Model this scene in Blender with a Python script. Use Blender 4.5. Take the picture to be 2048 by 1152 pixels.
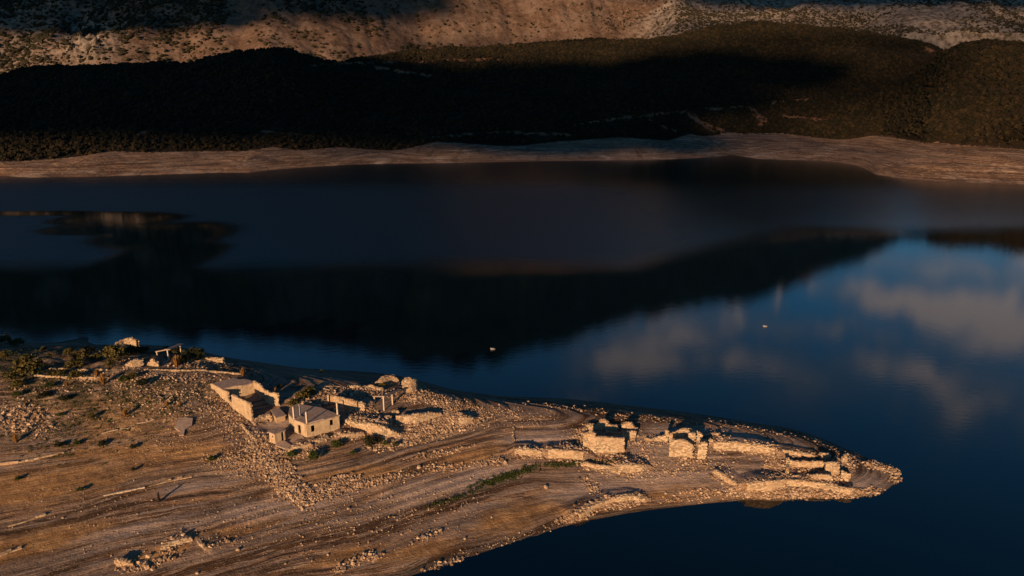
import bpy, math, random
import numpy as np

for o in list(bpy.data.objects):
    bpy.data.objects.remove(o, do_unlink=True)
S = bpy.context.scene
C = S.collection
RS = np.random.RandomState(11)
random.seed(5)

# ------------------------------------------------------------------ camera
PITCH = math.radians(15.2)
CAMZ = 80.0
FPX = 24.0 / 36.0 * 2048.0
cd = bpy.data.cameras.new('camera')
cam = bpy.data.objects.new('camera', cd)
C.objects.link(cam)
cam.location = (0, 0, CAMZ)
cam.rotation_euler = (math.pi / 2 - PITCH, 0, 0)
cd.lens = 24.0
cd.sensor_width = 36.0
cd.clip_start = 1.0
cd.clip_end = 20000.0
S.camera = cam

# ------------------------------------------------------------------ light
SUN_EL = math.radians(12.2)
AZ = math.radians(21.0)                       # light travels towards +Y, a little to +X
SUN_TO = np.array([-math.sin(AZ) * math.cos(SUN_EL), -math.cos(AZ) * math.cos(SUN_EL), math.sin(SUN_EL)])
sd = bpy.data.lights.new('sun', 'SUN')
sd.energy = 5.0
sd.angle = math.radians(0.53)
sd.color = (1.0, 0.63, 0.35)
sun = bpy.data.objects.new('sun', sd)
C.objects.link(sun)
sun.rotation_euler = (math.pi / 2 - SUN_EL, 0, -AZ)
sun.location = (-300, -900, 400)

S.view_settings.view_transform = 'Standard'
S.view_settings.look = 'None'
S.view_settings.exposure = 0.45
S.view_settings.gamma = 1.0
S.view_settings.use_curve_mapping = False


def ray(px, py):
    px = np.asarray(px, float); py = np.asarray(py, float)
    a = (px - 1024.0) / FPX
    b = (576.0 - py) / FPX
    c, s = math.cos(PITCH), math.sin(PITCH)
    return a, c + b * s, -s + b * c


def P(px, py, z):
    a, b, c = ray(px, py)
    t = (np.asarray(z, float) - CAMZ) / c
    return np.array([a * t, b * t, CAMZ + c * t])


def zat(px, py, y):
    a, b, c = ray(px, py)
    return CAMZ + c * (y / b)


# ------------------------------------------------------------------ node helpers
class NT:
    def __init__(self, tree):
        self.t = tree; self.n = tree.nodes; self.l = tree.links

    def new(self, typ, **kw):
        nd = self.n.new(typ)
        for k, v in kw.items():
            setattr(nd, k, v)
        return nd

    def put(self, sock, v):
        if hasattr(v, 'is_output') or isinstance(v, bpy.types.NodeSocket):
            self.l.new(v, sock)
        elif v is not None:
            if isinstance(v, tuple) and sock.type == 'RGBA' and len(v) == 3:
                v = (*v, 1)
            sock.default_value = v

    def math(self, op, a, b=None, c=None, clamp=False):
        nd = self.new('ShaderNodeMath', operation=op); nd.use_clamp = clamp
        self.put(nd.inputs[0], a)
        if b is not None: self.put(nd.inputs[1], b)
        if c is not None: self.put(nd.inputs[2], c)
        return nd.outputs[0]

    def vmath(self, op, a, b=None, out=0):
        nd = self.new('ShaderNodeVectorMath', operation=op)
        self.put(nd.inputs[0], a)
        if b is not None: self.put(nd.inputs[1], b)
        return nd.outputs[out]

    def mix(self, f, a, b, mode='MIX'):
        nd = self.new('ShaderNodeMix', data_type='RGBA', blend_type=mode)
        self.put(nd.inputs[0], f); self.put(nd.inputs[6], a); self.put(nd.inputs[7], b)
        return nd.outputs[2]

    def noise(self, vec, scale, detail=4, rough=0.6, dist=0.0, out='Fac'):
        nd = self.new('ShaderNodeTexNoise')
        if vec is not None: self.l.new(vec, nd.inputs['Vector'])
        nd.inputs['Scale'].default_value = scale
        nd.inputs['Detail'].default_value = detail
        nd.inputs['Roughness'].default_value = rough
        nd.inputs['Distortion'].default_value = dist
        return nd.outputs[out]

    def voro(self, vec, scale, feature='F1', out='Distance'):
        nd = self.new('ShaderNodeTexVoronoi', feature=feature)
        if vec is not None: self.l.new(vec, nd.inputs['Vector'])
        nd.inputs['Scale'].default_value = scale
        return nd.outputs[out]

    def ramp(self, f, lo, hi, a=0.0, b=1.0, smooth=True):
        nd = self.new('ShaderNodeMapRange')
        nd.interpolation_type = 'SMOOTHSTEP' if smooth else 'LINEAR'
        self.put(nd.inputs[0], f)
        nd.inputs[1].default_value = lo; nd.inputs[2].default_value = hi
        nd.inputs[3].default_value = a; nd.inputs[4].default_value = b
        return nd.outputs[0]

    def attr(self, name, out='Fac'):
        nd = self.new('ShaderNodeAttribute'); nd.attribute_name = name
        return nd.outputs[out]

    def pos(self):
        return self.new('ShaderNodeNewGeometry').outputs['Position']

    def sep(self, v):
        nd = self.new('ShaderNodeSeparateXYZ'); self.l.new(v, nd.inputs[0])
        return nd.outputs

    def comb(self, x, y, z):
        nd = self.new('ShaderNodeCombineXYZ')
        self.put(nd.inputs[0], x); self.put(nd.inputs[1], y); self.put(nd.inputs[2], z)
        return nd.outputs[0]

    def bump(self, h, strength, dist, normal=None):
        nd = self.new('ShaderNodeBump')
        nd.inputs['Distance'].default_value = dist
        self.put(nd.inputs['Strength'], strength)
        self.l.new(h, nd.inputs['Height'])
        if normal is not None: self.l.new(normal, nd.inputs['Normal'])
        return nd.outputs[0]


def material(name, rough=0.9, spec=0.15):
    m = bpy.data.materials.new(name); m.use_nodes = True
    t = NT(m.node_tree)
    b = m.node_tree.nodes['Principled BSDF']
    b.inputs['Roughness'].default_value = rough
    b.inputs['Specular IOR Level'].default_value = spec
    return m, t, b


# ------------------------------------------------------------------ sky with clouds
SKY_STRENGTH = 0.05
world = bpy.data.worlds.new('World')
S.world = world
world.use_nodes = True
wt = NT(world.node_tree)
bg = world.node_tree.nodes['Background']
sky = wt.new('ShaderNodeTexSky', sky_type='NISHITA')
sky.sun_disc = False
sky.sun_elevation = SUN_EL
sky.sun_rotation = math.pi + AZ
sky.air_density = 1.0
sky.dust_density = 0.3
sky.ozone_density = 3.0
skyblue = wt.mix(1.0, sky.outputs[0], (0.42, 0.93, 1.17), 'MULTIPLY')
tc = wt.new('ShaderNodeTexCoord').outputs['Generated']
sx, sy, sz = wt.sep(tc)
hl = wt.math('SQRT', wt.math('ADD', wt.math('MULTIPLY', sx, sx), wt.math('MULTIPLY', sy, sy)))
azt = wt.math('ARCTAN2', sx, sy)
elt = wt.math('ARCTAN2', sz, hl)
warp = wt.noise(tc, 5.5, 6, 0.62, 0.6)
warp2 = wt.noise(wt.vmath('ADD', tc, (3.1, 1.7, 0.4)), 5.5, 6, 0.62, 0.4)
azw = wt.math('ADD', azt, wt.math('MULTIPLY', wt.math('SUBTRACT', warp, 0.5), 0.28))
elw = wt.math('ADD', elt, wt.math('MULTIPLY', wt.math('SUBTRACT', warp2, 0.5), 0.16))
# clouds over the lake, seen mirrored: (photo x, y of the mirror image, half width, half height, density)
CL = [(1290, 660, 125, 50, .42), (1400, 728, 210, 34, .62), (1478, 650, 38, 30, .55), (1240, 745, 60, 26, .5),
      (1160, 782, 60, 10, .35), (1840, 618, 85, 20, 1.15), (1960, 632, 70, 26, .95), (1740, 574, 40, 11, .9),
      (1640, 590, 18, 8, .7), (1538, 604, 14, 13, 1.0), (1660, 672, 110, 14, .42), (1840, 772, 60, 22, .5),
      (1990, 850, 90, 45, .45), (1960, 720, 90, 30, .5), (1880, 520, 220, 26, .3), (1700, 730, 60, 14, .35),
      (1230, 620, 60, 16, .3), (2250, 700, 160, 80, .7), (2350, 560, 180, 50, .6), (-200, 640, 200, 40, .5)]
dens = None
for (qx, qy, wx, wy, am) in CL:
    a, b, c = ray(qx, qy); a0 = math.atan2(float(a), float(b)); e0 = math.atan2(-float(c), math.hypot(float(a), float(b)))
    da = wt.math('DIVIDE', wt.math('SUBTRACT', azw, a0), wx / FPX * 1.05)
    de = wt.math('DIVIDE', wt.math('SUBTRACT', elw, e0), wy / FPX)
    r2 = wt.math('ADD', wt.math('MULTIPLY', da, da), wt.math('MULTIPLY', de, de))
    g = wt.math('MULTIPLY', wt.math('EXPONENT', wt.math('MULTIPLY', r2, -0.8)), am * 1.5)
    dens = g if dens is None else wt.math('ADD', dens, g)
fine = wt.noise(wt.vmath('MULTIPLY', tc, (1, 1, 3.2)), 9.0, 8, 0.62, 0.8)
# scattered cloud everywhere else in the sky
broad = wt.noise(wt.vmath('MULTIPLY', tc, (1, 1, 2.6)), 2.3, 7, 0.6, 0.5)
scat = wt.math('MULTIPLY', wt.ramp(broad, 0.56, 0.78), wt.ramp(sy, -0.2, 0.15, 1.0, 0.0))
cov = wt.math('MULTIPLY', dens, wt.ramp(fine, 0.34, 0.64, 0.3, 1.15))
cov = wt.math('ADD', cov, wt.math('MULTIPLY', scat, 0.6), clamp=True)
cloudcol = wt.mix(wt.ramp(cov, 0.2, 0.95), (0.30, 0.34, 0.42), (0.86, 0.74, 0.74))
mixc = wt.mix(cov, skyblue, wt.vmath('MULTIPLY', cloudcol, (8.5, 8.5, 8.5)))
world.node_tree.links.new(mixc, bg.inputs['Color'])
bg.inputs['Strength'].default_value = SKY_STRENGTH

# ------------------------------------------------------------------ noise in numpy
def _hash(ix, iy, seed):
    h = (ix.astype(np.int64) * 374761393 + iy.astype(np.int64) * 668265263 + seed * 1442695041) & 0xFFFFFFFF
    h = ((h ^ (h >> 13)) * 1274126177) & 0xFFFFFFFF
    return ((h ^ (h >> 16)) & 0xFFFF) / 65535.0


def vnoise(x, y, seed=0):
    ix = np.floor(x); iy = np.floor(y)
    fx = x - ix; fy = y - iy
    fx = fx * fx * (3 - 2 * fx); fy = fy * fy * (3 - 2 * fy)
    a = _hash(ix, iy, seed); b = _hash(ix + 1, iy, seed)
    c = _hash(ix, iy + 1, seed); d = _hash(ix + 1, iy + 1, seed)
    return (a * (1 - fx) + b * fx) * (1 - fy) + (c * (1 - fx) + d * fx) * fy


def fbm(x, y, oct=4, seed=0, gain=0.5, lac=2.07):
    s = 0; a = 1.0; n = 0
    for i in range(oct):
        s = s + a * (vnoise(x, y, seed + i * 17) - 0.5) * 2
        n += a; a *= gain
        x = x * lac + 13.7; y = y * lac + 7.3
    return s / n


def ridged(x, y, oct=4, seed=0):
    s = 0; a = 1.0; n = 0
    for i in range(oct):
        s = s + a * (1 - np.abs(vnoise(x, y, seed + i * 31) * 2 - 1))
        n += a; a *= 0.52
        x = x * 2.1 + 5.1; y = y * 2.1 + 3.3
    return s / n


def sm(x, a, b):
    t = np.clip((x - a) / (b - a), 0, 1)
    return t * t * (3 - 2 * t)


# ------------------------------------------------------------------ mesh helpers
def grid_mesh(name, X, Y, Z, mat, attrs=None):
    ny, nx = X.shape
    co = np.stack([X, Y, Z], -1).reshape(-1, 3).astype(np.float32)
    idx = np.arange(ny * nx).reshape(ny, nx)
    f = np.stack([idx[:-1, :-1], idx[:-1, 1:], idx[1:, 1:], idx[1:, :-1]], -1).reshape(-1, 4)
    return raw_mesh(name, co, f, mat, attrs, smooth=True)


def raw_mesh(name, co, f, mat, attrs=None, smooth=False, parent=None):
    me = bpy.data.meshes.new(name)
    k = f.shape[1]
    me.vertices.add(len(co)); me.vertices.foreach_set('co', np.ascontiguousarray(co, dtype=np.float32).ravel())
    me.loops.add(f.size); me.loops.foreach_set('vertex_index', np.ascontiguousarray(f, dtype=np.int32).ravel())
    me.polygons.add(len(f)); me.polygons.foreach_set('loop_start', np.arange(0, f.size, k, dtype=np.int32))
    me.polygons.foreach_set('use_smooth', np.full(len(f), smooth))
    me.update(calc_edges=True)
    for an, av in (attrs or {}).items():
        at = me.attributes.new(an, 'FLOAT', 'POINT')
        at.data.foreach_set('value', np.ascontiguousarray(av, dtype=np.float32).ravel())
    me.materials.append(mat)
    o = bpy.data.objects.new(name, me)
    C.objects.link(o)
    if parent is not None: o.parent = parent
    return o


def structure(o, label=None):
    o['kind'] = 'structure'
    if label: o['label'] = label
    return o


def stuff(o, label=None):
    o['kind'] = 'stuff'
    if label: o['label'] = label
    return o


def tag(o, label, cat, group=None):
    o['label'] = label; o['category'] = cat
    if group: o['group'] = group
    return o


def empty(name, loc, label, cat, group=None):
    o = bpy.data.objects.new(name, None)
    C.objects.link(o); o.location = [float(v) for v in loc]
    o.empty_display_size = 0.5
    return tag(o, label, cat, group)


CUBE = np.array([[-1, -1, -1], [1, -1, -1], [1, 1, -1], [-1, 1, -1], [-1, -1, 1], [1, -1, 1], [1, 1, 1], [-1, 1, 1]], float) * 0.5
CF = np.array([[0, 3, 2, 1], [4, 5, 6, 7], [0, 1, 5, 4], [1, 2, 6, 5], [2, 3, 7, 6], [3, 0, 4, 7]])


def rot_z(a):
    c, s = np.cos(a), np.sin(a); o = np.zeros_like(a); i = np.ones_like(a)
    return np.stack([np.stack([c, -s, o], -1), np.stack([s, c, o], -1), np.stack([o, o, i], -1)], -2)


def rand_rot(n, tilt):
    rz = rot_z(RS.rand(n) * 6.283)
    ax = RS.randn(n, 2) * tilt
    cx, sx_ = np.cos(ax[:, 0]), np.sin(ax[:, 0]); o = np.zeros(n); i = np.ones(n)
    rx = np.stack([np.stack([i, o, o], -1), np.stack([o, cx, -sx_], -1), np.stack([o, sx_, cx], -1)], -2)
    cy, sy_ = np.cos(ax[:, 1]), np.sin(ax[:, 1])
    ry = np.stack([np.stack([cy, o, sy_], -1), np.stack([o, i, o], -1), np.stack([-sy_, o, cy], -1)], -2)
    return rz @ rx @ ry


def stones_data(cen, size, rot, jit=0.22):
    n = len(cen)
    v = CUBE[None] * (1 + 0) + (RS.rand(n, 8, 3) - 0.5) * jit * 1.4
    v = v * size[:, None, :]
    v = np.einsum('nij,nkj->nki', rot, v) + cen[:, None, :]
    f = CF[None] + (np.arange(n) * 8)[:, None, None]
    tint = np.repeat(RS.rand(n), 8)
    return v.reshape(-1, 3), f.reshape(-1, 4), tint


# ------------------------------------------------------------------ the peninsula's height
cp = []          # (px, py, z)
cp += [(820, 1152, 0), (910, 1122, 0), (1000, 1095, 0), (1075, 1072, 0), (1150, 1048, 0), (1225, 1032, 0), (1300, 1020, 0), (1400, 1008, 0),
       (1500, 999, 0), (1600, 997, 0), (1700, 996, 0), (1750, 988, 0), (1790, 966, 0), (1800, 946, 0)]
cp += [(1770, 930, 0), (1735, 917, 0), (1690, 897, 0), (1650, 880, 0), (1600, 862, 0), (1500, 845, 0), (1400, 829, 0), (1300, 816, 0),
       (1200, 804, 0), (1100, 796, 0), (1000, 792, 0), (900, 778, 0), (800, 752, 0), (700, 742, 0), (600, 736, 0), (500, 722, 0),
       (440, 712, 0), (200, 690, 0), (250, 690, 9.0), (100, 686, 0), (0, 682, 0)]
cp += [(368, 1152, 1.7), (572, 1095, 1.7), (817, 1026, 1.7), (940, 988, 1.7), (1100, 960, 1.7), (1250, 962, 1.6), (1400, 968, 1.4),
       (1550, 970, 1.3), (600, 1000, 3.7), (600, 950, 5.2), (600, 900, 6.9), (600, 860, 8.2), (600, 810, 9.8), (600, 780, 10.6),
       (817, 965, 3.2), (817, 905, 4.9), (800, 850, 6.8), (800, 800, 8.4), (810, 778, 8.9),
       (1000, 925, 2.9), (1000, 880, 4.3), (1000, 840, 5.5), (1000, 812, 6.2), (900, 797, 7.6),
       (1200, 915, 3.0), (1200, 870, 4.0), (1200, 832, 4.8), (1100, 820, 5.6), (1300, 836, 4.6),
       (1400, 915, 2.9), (1400, 872, 3.9), (1400, 848, 4.3), (1500, 862, 3.9), (1520, 905, 2.9),
       (1600, 935, 2.1), (1600, 905, 2.7), (1600, 882, 2.9), (1660, 955, 1.3), (1680, 925, 1.8), (1665, 900, 1.9), (1720, 950, 1.0), (1730, 935, .9),
       (0, 1152, 3.6), (180, 1152, 2.7), (0, 1050, 5.6), (215, 990, 5.9), (390, 950, 5.9), (200, 1080, 3.9), (390, 1050, 3.9), (400, 1000, 4.8),
       (0, 935, 8.9), (120, 905, 9.4), (300, 900, 8.2), (450, 900, 7.4), (0, 870, 11.2), (200, 850, 11.2), (390, 860, 9.3),
       (500, 870, 7.9), (460, 810, 10.5), (390, 810, 11.6), (390, 765, 13.4), (425, 775, 12.5), (470, 765, 12.2), (500, 852, 8.5), (530, 800, 10.2), (560, 818, 9.2),
       (200, 790, 13.9), (0, 800, 14.2), (0, 760, 15.8), (150, 745, 15.9), (300, 738, 15.5), (430, 740, 13.6),
       (340, 716, 14.6), (340, 706, 13.6), (345, 699, 9.5), (300, 698, 10.5), (380, 704, 9.0), (390, 715, 13.4), (440, 726, 13.0), (250, 700, 14.8), (300, 708, 15.2), (0, 735, 16.4), (100, 728, 16.0), (190, 720, 15.6), (520, 772, 11.6), (700, 780, 9.8)]
pts = np.array([P(a, b, z) for a, b, z in cp])
extra = [(-60, 80, 0), (-100, 56, 0), (-180, 10, 0), (-260, -30, 0), (-130, 90, 5.0), (-180, 60, 4.6), (-250, 20, 4), (-200, 110, 10), (-260, 90, 11),
         (-180, 160, 17), (-260, 150, 19), (-220, 200, 8), (-200, 240, -2), (-260, 260, 3), (-150, 232, 0), (-300, 300, -3), (-300, 200, 16), (-300, 60, 9), (-300, -60, 0),
         (-40, 70, -4), (-80, 35, -4), (0, 90, -4), (25, 100, -4), (60, 108, -4), (90, 118, -3), (110, 135, -4), (105, 150, -4), (80, 175, -4.5), (50, 190, -5),
         (0, 205, -5), (-40, 225, -5), (-80, 240, -5), (-130, 255, -5), (-190, 275, -4), (150, 130, -7), (150, 220, -8), (0, 260, -9), (50, 60, -8), (-60, 0, -8), (-120, -60, -8)]
pts = np.vstack([pts, np.array(extra, float)])


def tps_fit(p, reg=0.6):
    xy = p[:, :2] / 100.0
    n = len(xy)
    d2 = ((xy[:, None] - xy[None]) ** 2).sum(-1)
    K = np.where(d2 > 0, d2 * np.log(d2 + 1e-12), 0) * 0.5
    K += np.eye(n) * reg * 1e-3
    Q = np.hstack([np.ones((n, 1)), xy])
    A = np.zeros((n + 3, n + 3)); A[:n, :n] = K; A[:n, n:] = Q; A[n:, :n] = Q.T
    b = np.zeros(n + 3); b[:n] = p[:, 2]
    return xy, np.linalg.solve(A, b)


TX, TW = tps_fit(pts)


def tps_eval(x, y):
    x = np.asarray(x, float) / 100.0; y = np.asarray(y, float) / 100.0
    out = TW[-3] + TW[-2] * x + TW[-1] * y
    for i in range(len(TX)):
        d2 = (x - TX[i, 0]) ** 2 + (y - TX[i, 1]) ** 2
        out = out + TW[i] * 0.5 * d2 * np.log(d2 + 1e-12)
    return out


def axis(a, b, c, d, fine_, coarse):
    return np.concatenate([np.arange(a, b, coarse), np.arange(b, c, fine_), np.arange(c, d + coarse, coarse)])


ax_x = axis(-290, -160, 100, 130, 0.36, 2.0)
ax_y = axis(-50, 86, 212, 290, 0.36, 2.0)
GX, GY = np.meshgrid(ax_x, ax_y)
# thin-plate base on a coarser lattice, then bilinear up
cx = np.arange(-294, 136, 1.5); cy = np.arange(-54, 296, 1.5)
CX, CY = np.meshgrid(cx, cy)
CZ = tps_eval(CX, CY)


def bil(xs, ys, Zm, x, y):
    i = np.clip(np.searchsorted(xs, x) - 1, 0, len(xs) - 2); j = np.clip(np.searchsorted(ys, y) - 1, 0, len(ys) - 2)
    fx = np.clip((x - xs[i]) / (xs[i + 1] - xs[i]), 0, 1); fy = np.clip((y - ys[j]) / (ys[j + 1] - ys[j]), 0, 1)
    return (Zm[j, i] * (1 - fx) + Zm[j, i + 1] * fx) * (1 - fy) + (Zm[j + 1, i] * (1 - fx) + Zm[j + 1, i + 1] * fx) * fy


BZ = bil(cx, cy, CZ, GX, GY)
land = sm(BZ, -0.5, 1.0)
# strand lines left by the falling lake: small steps that follow the contours
wob = fbm(GX / 22, GY / 22, 3, 3) * 0.35
lev = (BZ + wob) / 0.42
st = lev - np.floor(lev)
step = (np.floor(lev) + sm(st, 0.55, 0.95)) * 0.42 - wob
keep = sm(fbm(GX / 30, GY / 16, 3, 9), -0.35, 0.35) * land * 0.9
Z0 = BZ * (1 - keep) + step * keep
Z0 = Z0 + land * (fbm(GX / 9, GY / 7, 4, 21) * 0.14 + fbm(GX / 1.7, GY / 1.7, 3, 40) * 0.07)
# the rough, stony upper left
up = sm(BZ, 8.5, 12.0) * land
Z0 = Z0 + up * (fbm(GX / 4.0, GY / 3.2, 4, 77) * 0.45)
GZ = Z0


def Hh(x, y):
    return bil(ax_x, ax_y, GZ, np.asarray(x, float), np.asarray(y, float))


def G(px, py):
    """where the sight line through a photo pixel meets the peninsula"""
    a, b, c = ray(px, py)
    t = np.arange(70, 330, 0.4)
    x, y, z = a * t, b * t, CAMZ + c * t
    h = Hh(x, y)
    hit = np.nonzero(z < h)[0]
    if len(hit) == 0:
        p = P(px, py, 0.3); return np.array([p[0], p[1], max(0.0, float(Hh(p[0], p[1])))])
    k = hit[0]
    lo, hi = t[max(k - 1, 0)], t[k]
    for _ in range(14):
        m = (lo + hi) / 2
        if CAMZ + c * m < Hh(a * m, b * m): hi = m
        else: lo = m
    return np.array([a * hi, b * hi, CAMZ + c * hi], float)


def Gv(px, py):
    """vectorised G"""
    a, b, c = ray(px, py)
    t = np.arange(85, 300, 0.6)
    out = np.full(len(px), np.nan)
    for tt in t:
        z = CAMZ + c * tt
        h = Hh(a * tt, b * tt)
        new = np.isnan(out) & (z < h)
        out[new] = tt
    ok = ~np.isnan(out)
    lo, hi = out - 0.6, out.copy()
    for _ in range(9):
        m = (lo + hi) / 2
        below = CAMZ + c * m < Hh(np.nan_to_num(a * m), np.nan_to_num(b * m))
        hi = np.where(below, m, hi); lo = np.where(below, lo, m)
    out = hi
    x, y = a * out + RS.randn(len(px)) * .15, b * out + RS.randn(len(px)) * .3
    return x[ok], y[ok]


def scale_at(p):
    return FPX / math.sqrt(p[0] ** 2 * 0 + p[1] ** 2 + (CAMZ - p[2]) ** 2)     # photo px per metre


def pix_of(X, Y, Z):
    c, s = math.cos(PITCH), math.sin(PITCH)
    dz = Z - CAMZ
    dep = Y * c - dz * s
    dep = np.where(np.abs(dep) < 1, 1, dep)
    return 1024 + FPX * X / dep, 576 - FPX * (Y * s + dz * c) / dep


# ground kinds painted on the land as attributes (what the soil is, not how it is lit)
PXg, PYg = pix_of(GX, GY, GZ)


def blob(cx_, cy_, w, h, ang=0.0, soft=0.6):
    """an elliptical patch of ground in world metres, centred where photo pixel (cx_,cy_) meets the land"""
    c = G(cx_, cy_); sc = scale_at(c); dep = math.asin((CAMZ - c[2]) / math.sqrt(c[1] ** 2 + (CAMZ - c[2]) ** 2))
    rx = w / sc; ry = h / (sc * math.sin(dep))
    an = math.atan2(math.sin(ang) / math.sin(dep), math.cos(ang))
    dx, dy = GX - c[0], GY - c[1]
    u = (dx * math.cos(an) + dy * math.sin(an)) / rx
    v = (-dx * math.sin(an) + dy * math.cos(an)) / ry
    nz = fbm(GX / 5, GY / 5, 3, 5) * 0.45
    return 1 - sm(np.sqrt(u * u + v * v) + nz, 1 - soft, 1.0 + soft * 0.4)


ochre = np.zeros_like(GX)
for a in [(1040, 1030, 120, 26, .30), (700, 948, 110, 12, .16), (940, 912, 80, 12, .22), (1420, 980, 160, 12, -.03), (1000, 945, 60, 8, .2),
          (330, 905, 200, 14, .08), (120, 965, 200, 30, .2), (60, 1090, 150, 22, .3), (480, 1055, 110, 12, .25), (700, 1110, 90, 12, .22),
          (850, 1100, 110, 14, .25), (320, 1105, 60, 12, .3), (240, 830, 150, 30, .0), (300, 815, 60, 15, 0), (560, 990, 60, 10, .2), (1320, 990, 60, 9, 0),
          (850, 985, 60, 12, .2)]:
    ochre = np.maximum(ochre, blob(*a))
pale = np.zeros_like(GX)
for a in [(1300, 900, 50, 40, .0), (1400, 940, 260, 34, 0), (1240, 975, 160, 14, .08), (1190, 985, 130, 16, .1), (1480, 945, 70, 22, .0), (1740, 970, 60, 22, .1), (535, 855, 40, 10, .3), (1480, 880, 90, 16, -.2),
          (1090, 875, 90, 20, .1), (860, 850, 160, 12, .3), (900, 970, 200, 18, .25), (560, 1010, 200, 26, .2), (400, 970, 90, 12, .2), (300, 1050, 120, 10, .25),
          (1330, 860, 60, 14, 0)]:
    pale = np.maximum(pale, blob(*a))
stony = np.zeros_like(GX)
for a in [(330, 790, 140, 60, -.1), (540, 930, 90, 70, -.9), (60, 840, 100, 45, 0), (1590, 985, 150, 16, 0), (870, 850, 110, 26, .25), (730, 830, 60, 30, 0), (1300, 905, 60, 40, 0),
          (880, 800, 60, 20, -.3), (300, 740, 160, 20, 0), (1560, 935, 20, 40, 0)]:
    stony = np.maximum(stony, blob(*a))

# ---- materials: land
m_land, t, b = material('lakebed_soil', 0.95, 0.1)
pos = t.pos(); X_, Y_, Z_ = t.sep(pos)
wz = t.attr('height')
sv = t.comb(t.math('MULTIPLY', X_, 0.010), t.math('MULTIPLY', Y_, 0.010), wz)
s1 = t.noise(sv, 2.6, 6, 0.72)
s2 = t.noise(t.vmath('ADD', sv, (7, 3, 1)), 5.0, 5, 0.7)
s3 = t.noise(t.vmath('ADD', sv, (1, 9, 4)), 1.1, 3, 0.6)
mid = t.noise(pos, 0.35, 6, 0.7)
grit = t.noise(pos, 3.5, 5, 0.75)
base = t.mix(t.ramp(s1, 0.45, 0.56), (0.088, 0.047, 0.024), (0.31, 0.19, 0.115))
base = t.mix(t.math('MULTIPLY', t.ramp(s3, 0.48, 0.54), 0.55), base, (0.26, 0.195, 0.155))
base = t.mix(t.math('MULTIPLY', t.ramp(s2, 0.56, 0.59), 0.85), base, (0.36, 0.265, 0.20))
base = t.mix(t.math('MULTIPLY', t.ramp(s2, 0.44, 0.40), 0.75), base, (0.055, 0.034, 0.02))
s4 = t.noise(t.vmath('ADD', sv, (2, 5, 7)), 10.0, 3, 0.7)
base = t.mix(t.math('MULTIPLY', t.ramp(s4, 0.565, 0.595), 0.8), base, (0.32, 0.235, 0.175))
base = t.mix(t.math('MULTIPLY', t.ramp(s4, 0.44, 0.41), 0.75), base, (0.06, 0.038, 0.024))
base = t.mix(t.math('MULTIPLY', t.attr('ochre'), t.ramp(s1, 0.3, 0.6, 0.5, .95)), base, t.mix(t.ramp(mid, .35, .65), (0.30, 0.155, 0.06), (0.43, 0.25, 0.11)))
base = t.mix(t.math('MULTIPLY', t.attr('pale'), t.ramp(s1, 0.35, 0.6, 0.35, .85)), base, (0.42, 0.325, 0.27))
base = t.mix(t.math('MULTIPLY', t.attr('stony'), t.ramp(grit, 0.5, 0.62)), base, (0.42, 0.31, 0.21))
scrubf = t.math('MULTIPLY', t.attr('upland'), t.ramp(t.noise(pos, 0.16, 5, .65), 0.44, 0.6))
base = t.mix(t.math('MULTIPLY', scrubf, 0.85), base, (0.065, 0.055, 0.026))
base = t.mix(t.ramp(mid, 0.3, 0.7, 0.32, 0.0), base, (0.06, 0.04, 0.025))
base = t.mix(1.0, base, t.mix(t.ramp(grit, 0.3, 0.7), (0.72, 0.72, 0.72), (1.28, 1.26, 1.22)), 'MULTIPLY')
spk = t.math('MULTIPLY', t.ramp(t.voro(pos, 1.9), .24, .15), t.ramp(t.noise(pos, .22, 4, .7), .42, .6, .1, 1.0))
base = t.mix(t.math('MULTIPLY', spk, .75), base, (0.46, 0.335, 0.235))
wet = t.ramp(Z_, 0.03, 0.28, 0.55, 0.0)
base = t.mix(wet, base, (0.06, 0.045, 0.03))
t.l.new(base, b.inputs['Base Color'])
hh = t.math('ADD', t.math('ADD', t.math('MULTIPLY', s1, 1.6), t.math('MULTIPLY', grit, 0.45)), t.math('ADD', t.math('MULTIPLY', s2, 0.7), t.math('MULTIPLY', t.noise(pos, 1.3, 4, .7), 0.7)))
t.l.new(t.bump(hh, 0.9, 0.35), b.inputs['Normal'])
upl = sm(BZ, 9.0, 13.0) * sm(-GX, 55, 75)
land_o = grid_mesh('peninsula_ground', GX, GY, GZ, m_land, {'ochre': ochre, 'pale': pale, 'stony': stony, 'upland': upl, 'height': BZ + fbm(GX / 16, GY / 16, 3, 88) * .22 + fbm(GX / 3, GY / 3, 2, 89) * .03})
structure(land_o, 'banded brown peninsula left bare by the low lake')

# ------------------------------------------------------------------ far shore, hills and mountain
qs = np.concatenate([np.linspace(-1.9, -0.86, 60, endpoint=False), np.linspace(-0.86, 0.86, 860), np.linspace(0.86, 1.9, 60)[1:]])
ys = [540.0]
while ys[-1] < 1350: ys.append(ys[-1] + 4.2)
while ys[-1] < 5200: ys.append(ys[-1] * 1.0052 + 1.0)
ys = np.array(ys)


def row_z(lst):          # (px, py, z) -> y over q
    a = np.array([P(p, y, z) for p, y, z in lst]); q = a[:, 0] / a[:, 1]
    o = np.argsort(q)
    return np.interp(qs, q[o], a[o, 1])


def row_y(lst):          # (px, py, y) -> y, z over q
    r = []
    for p, py, y in lst:
        a, b, c = ray(p, py); r.append((a / b, y, CAMZ + c * y / b))
    r = np.array(r, float); r = r[np.argsort(r[:, 0])]
    return np.interp(qs, r[:, 0], r[:, 1]), np.interp(qs, r[:, 0], r[:, 2])


def smooth(v, n=5):
    k = np.hanning(n + 2)[1:-1]; k /= k.sum()
    return np.convolve(np.pad(v, n // 2, mode='edge'), k, mode='valid')


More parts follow.
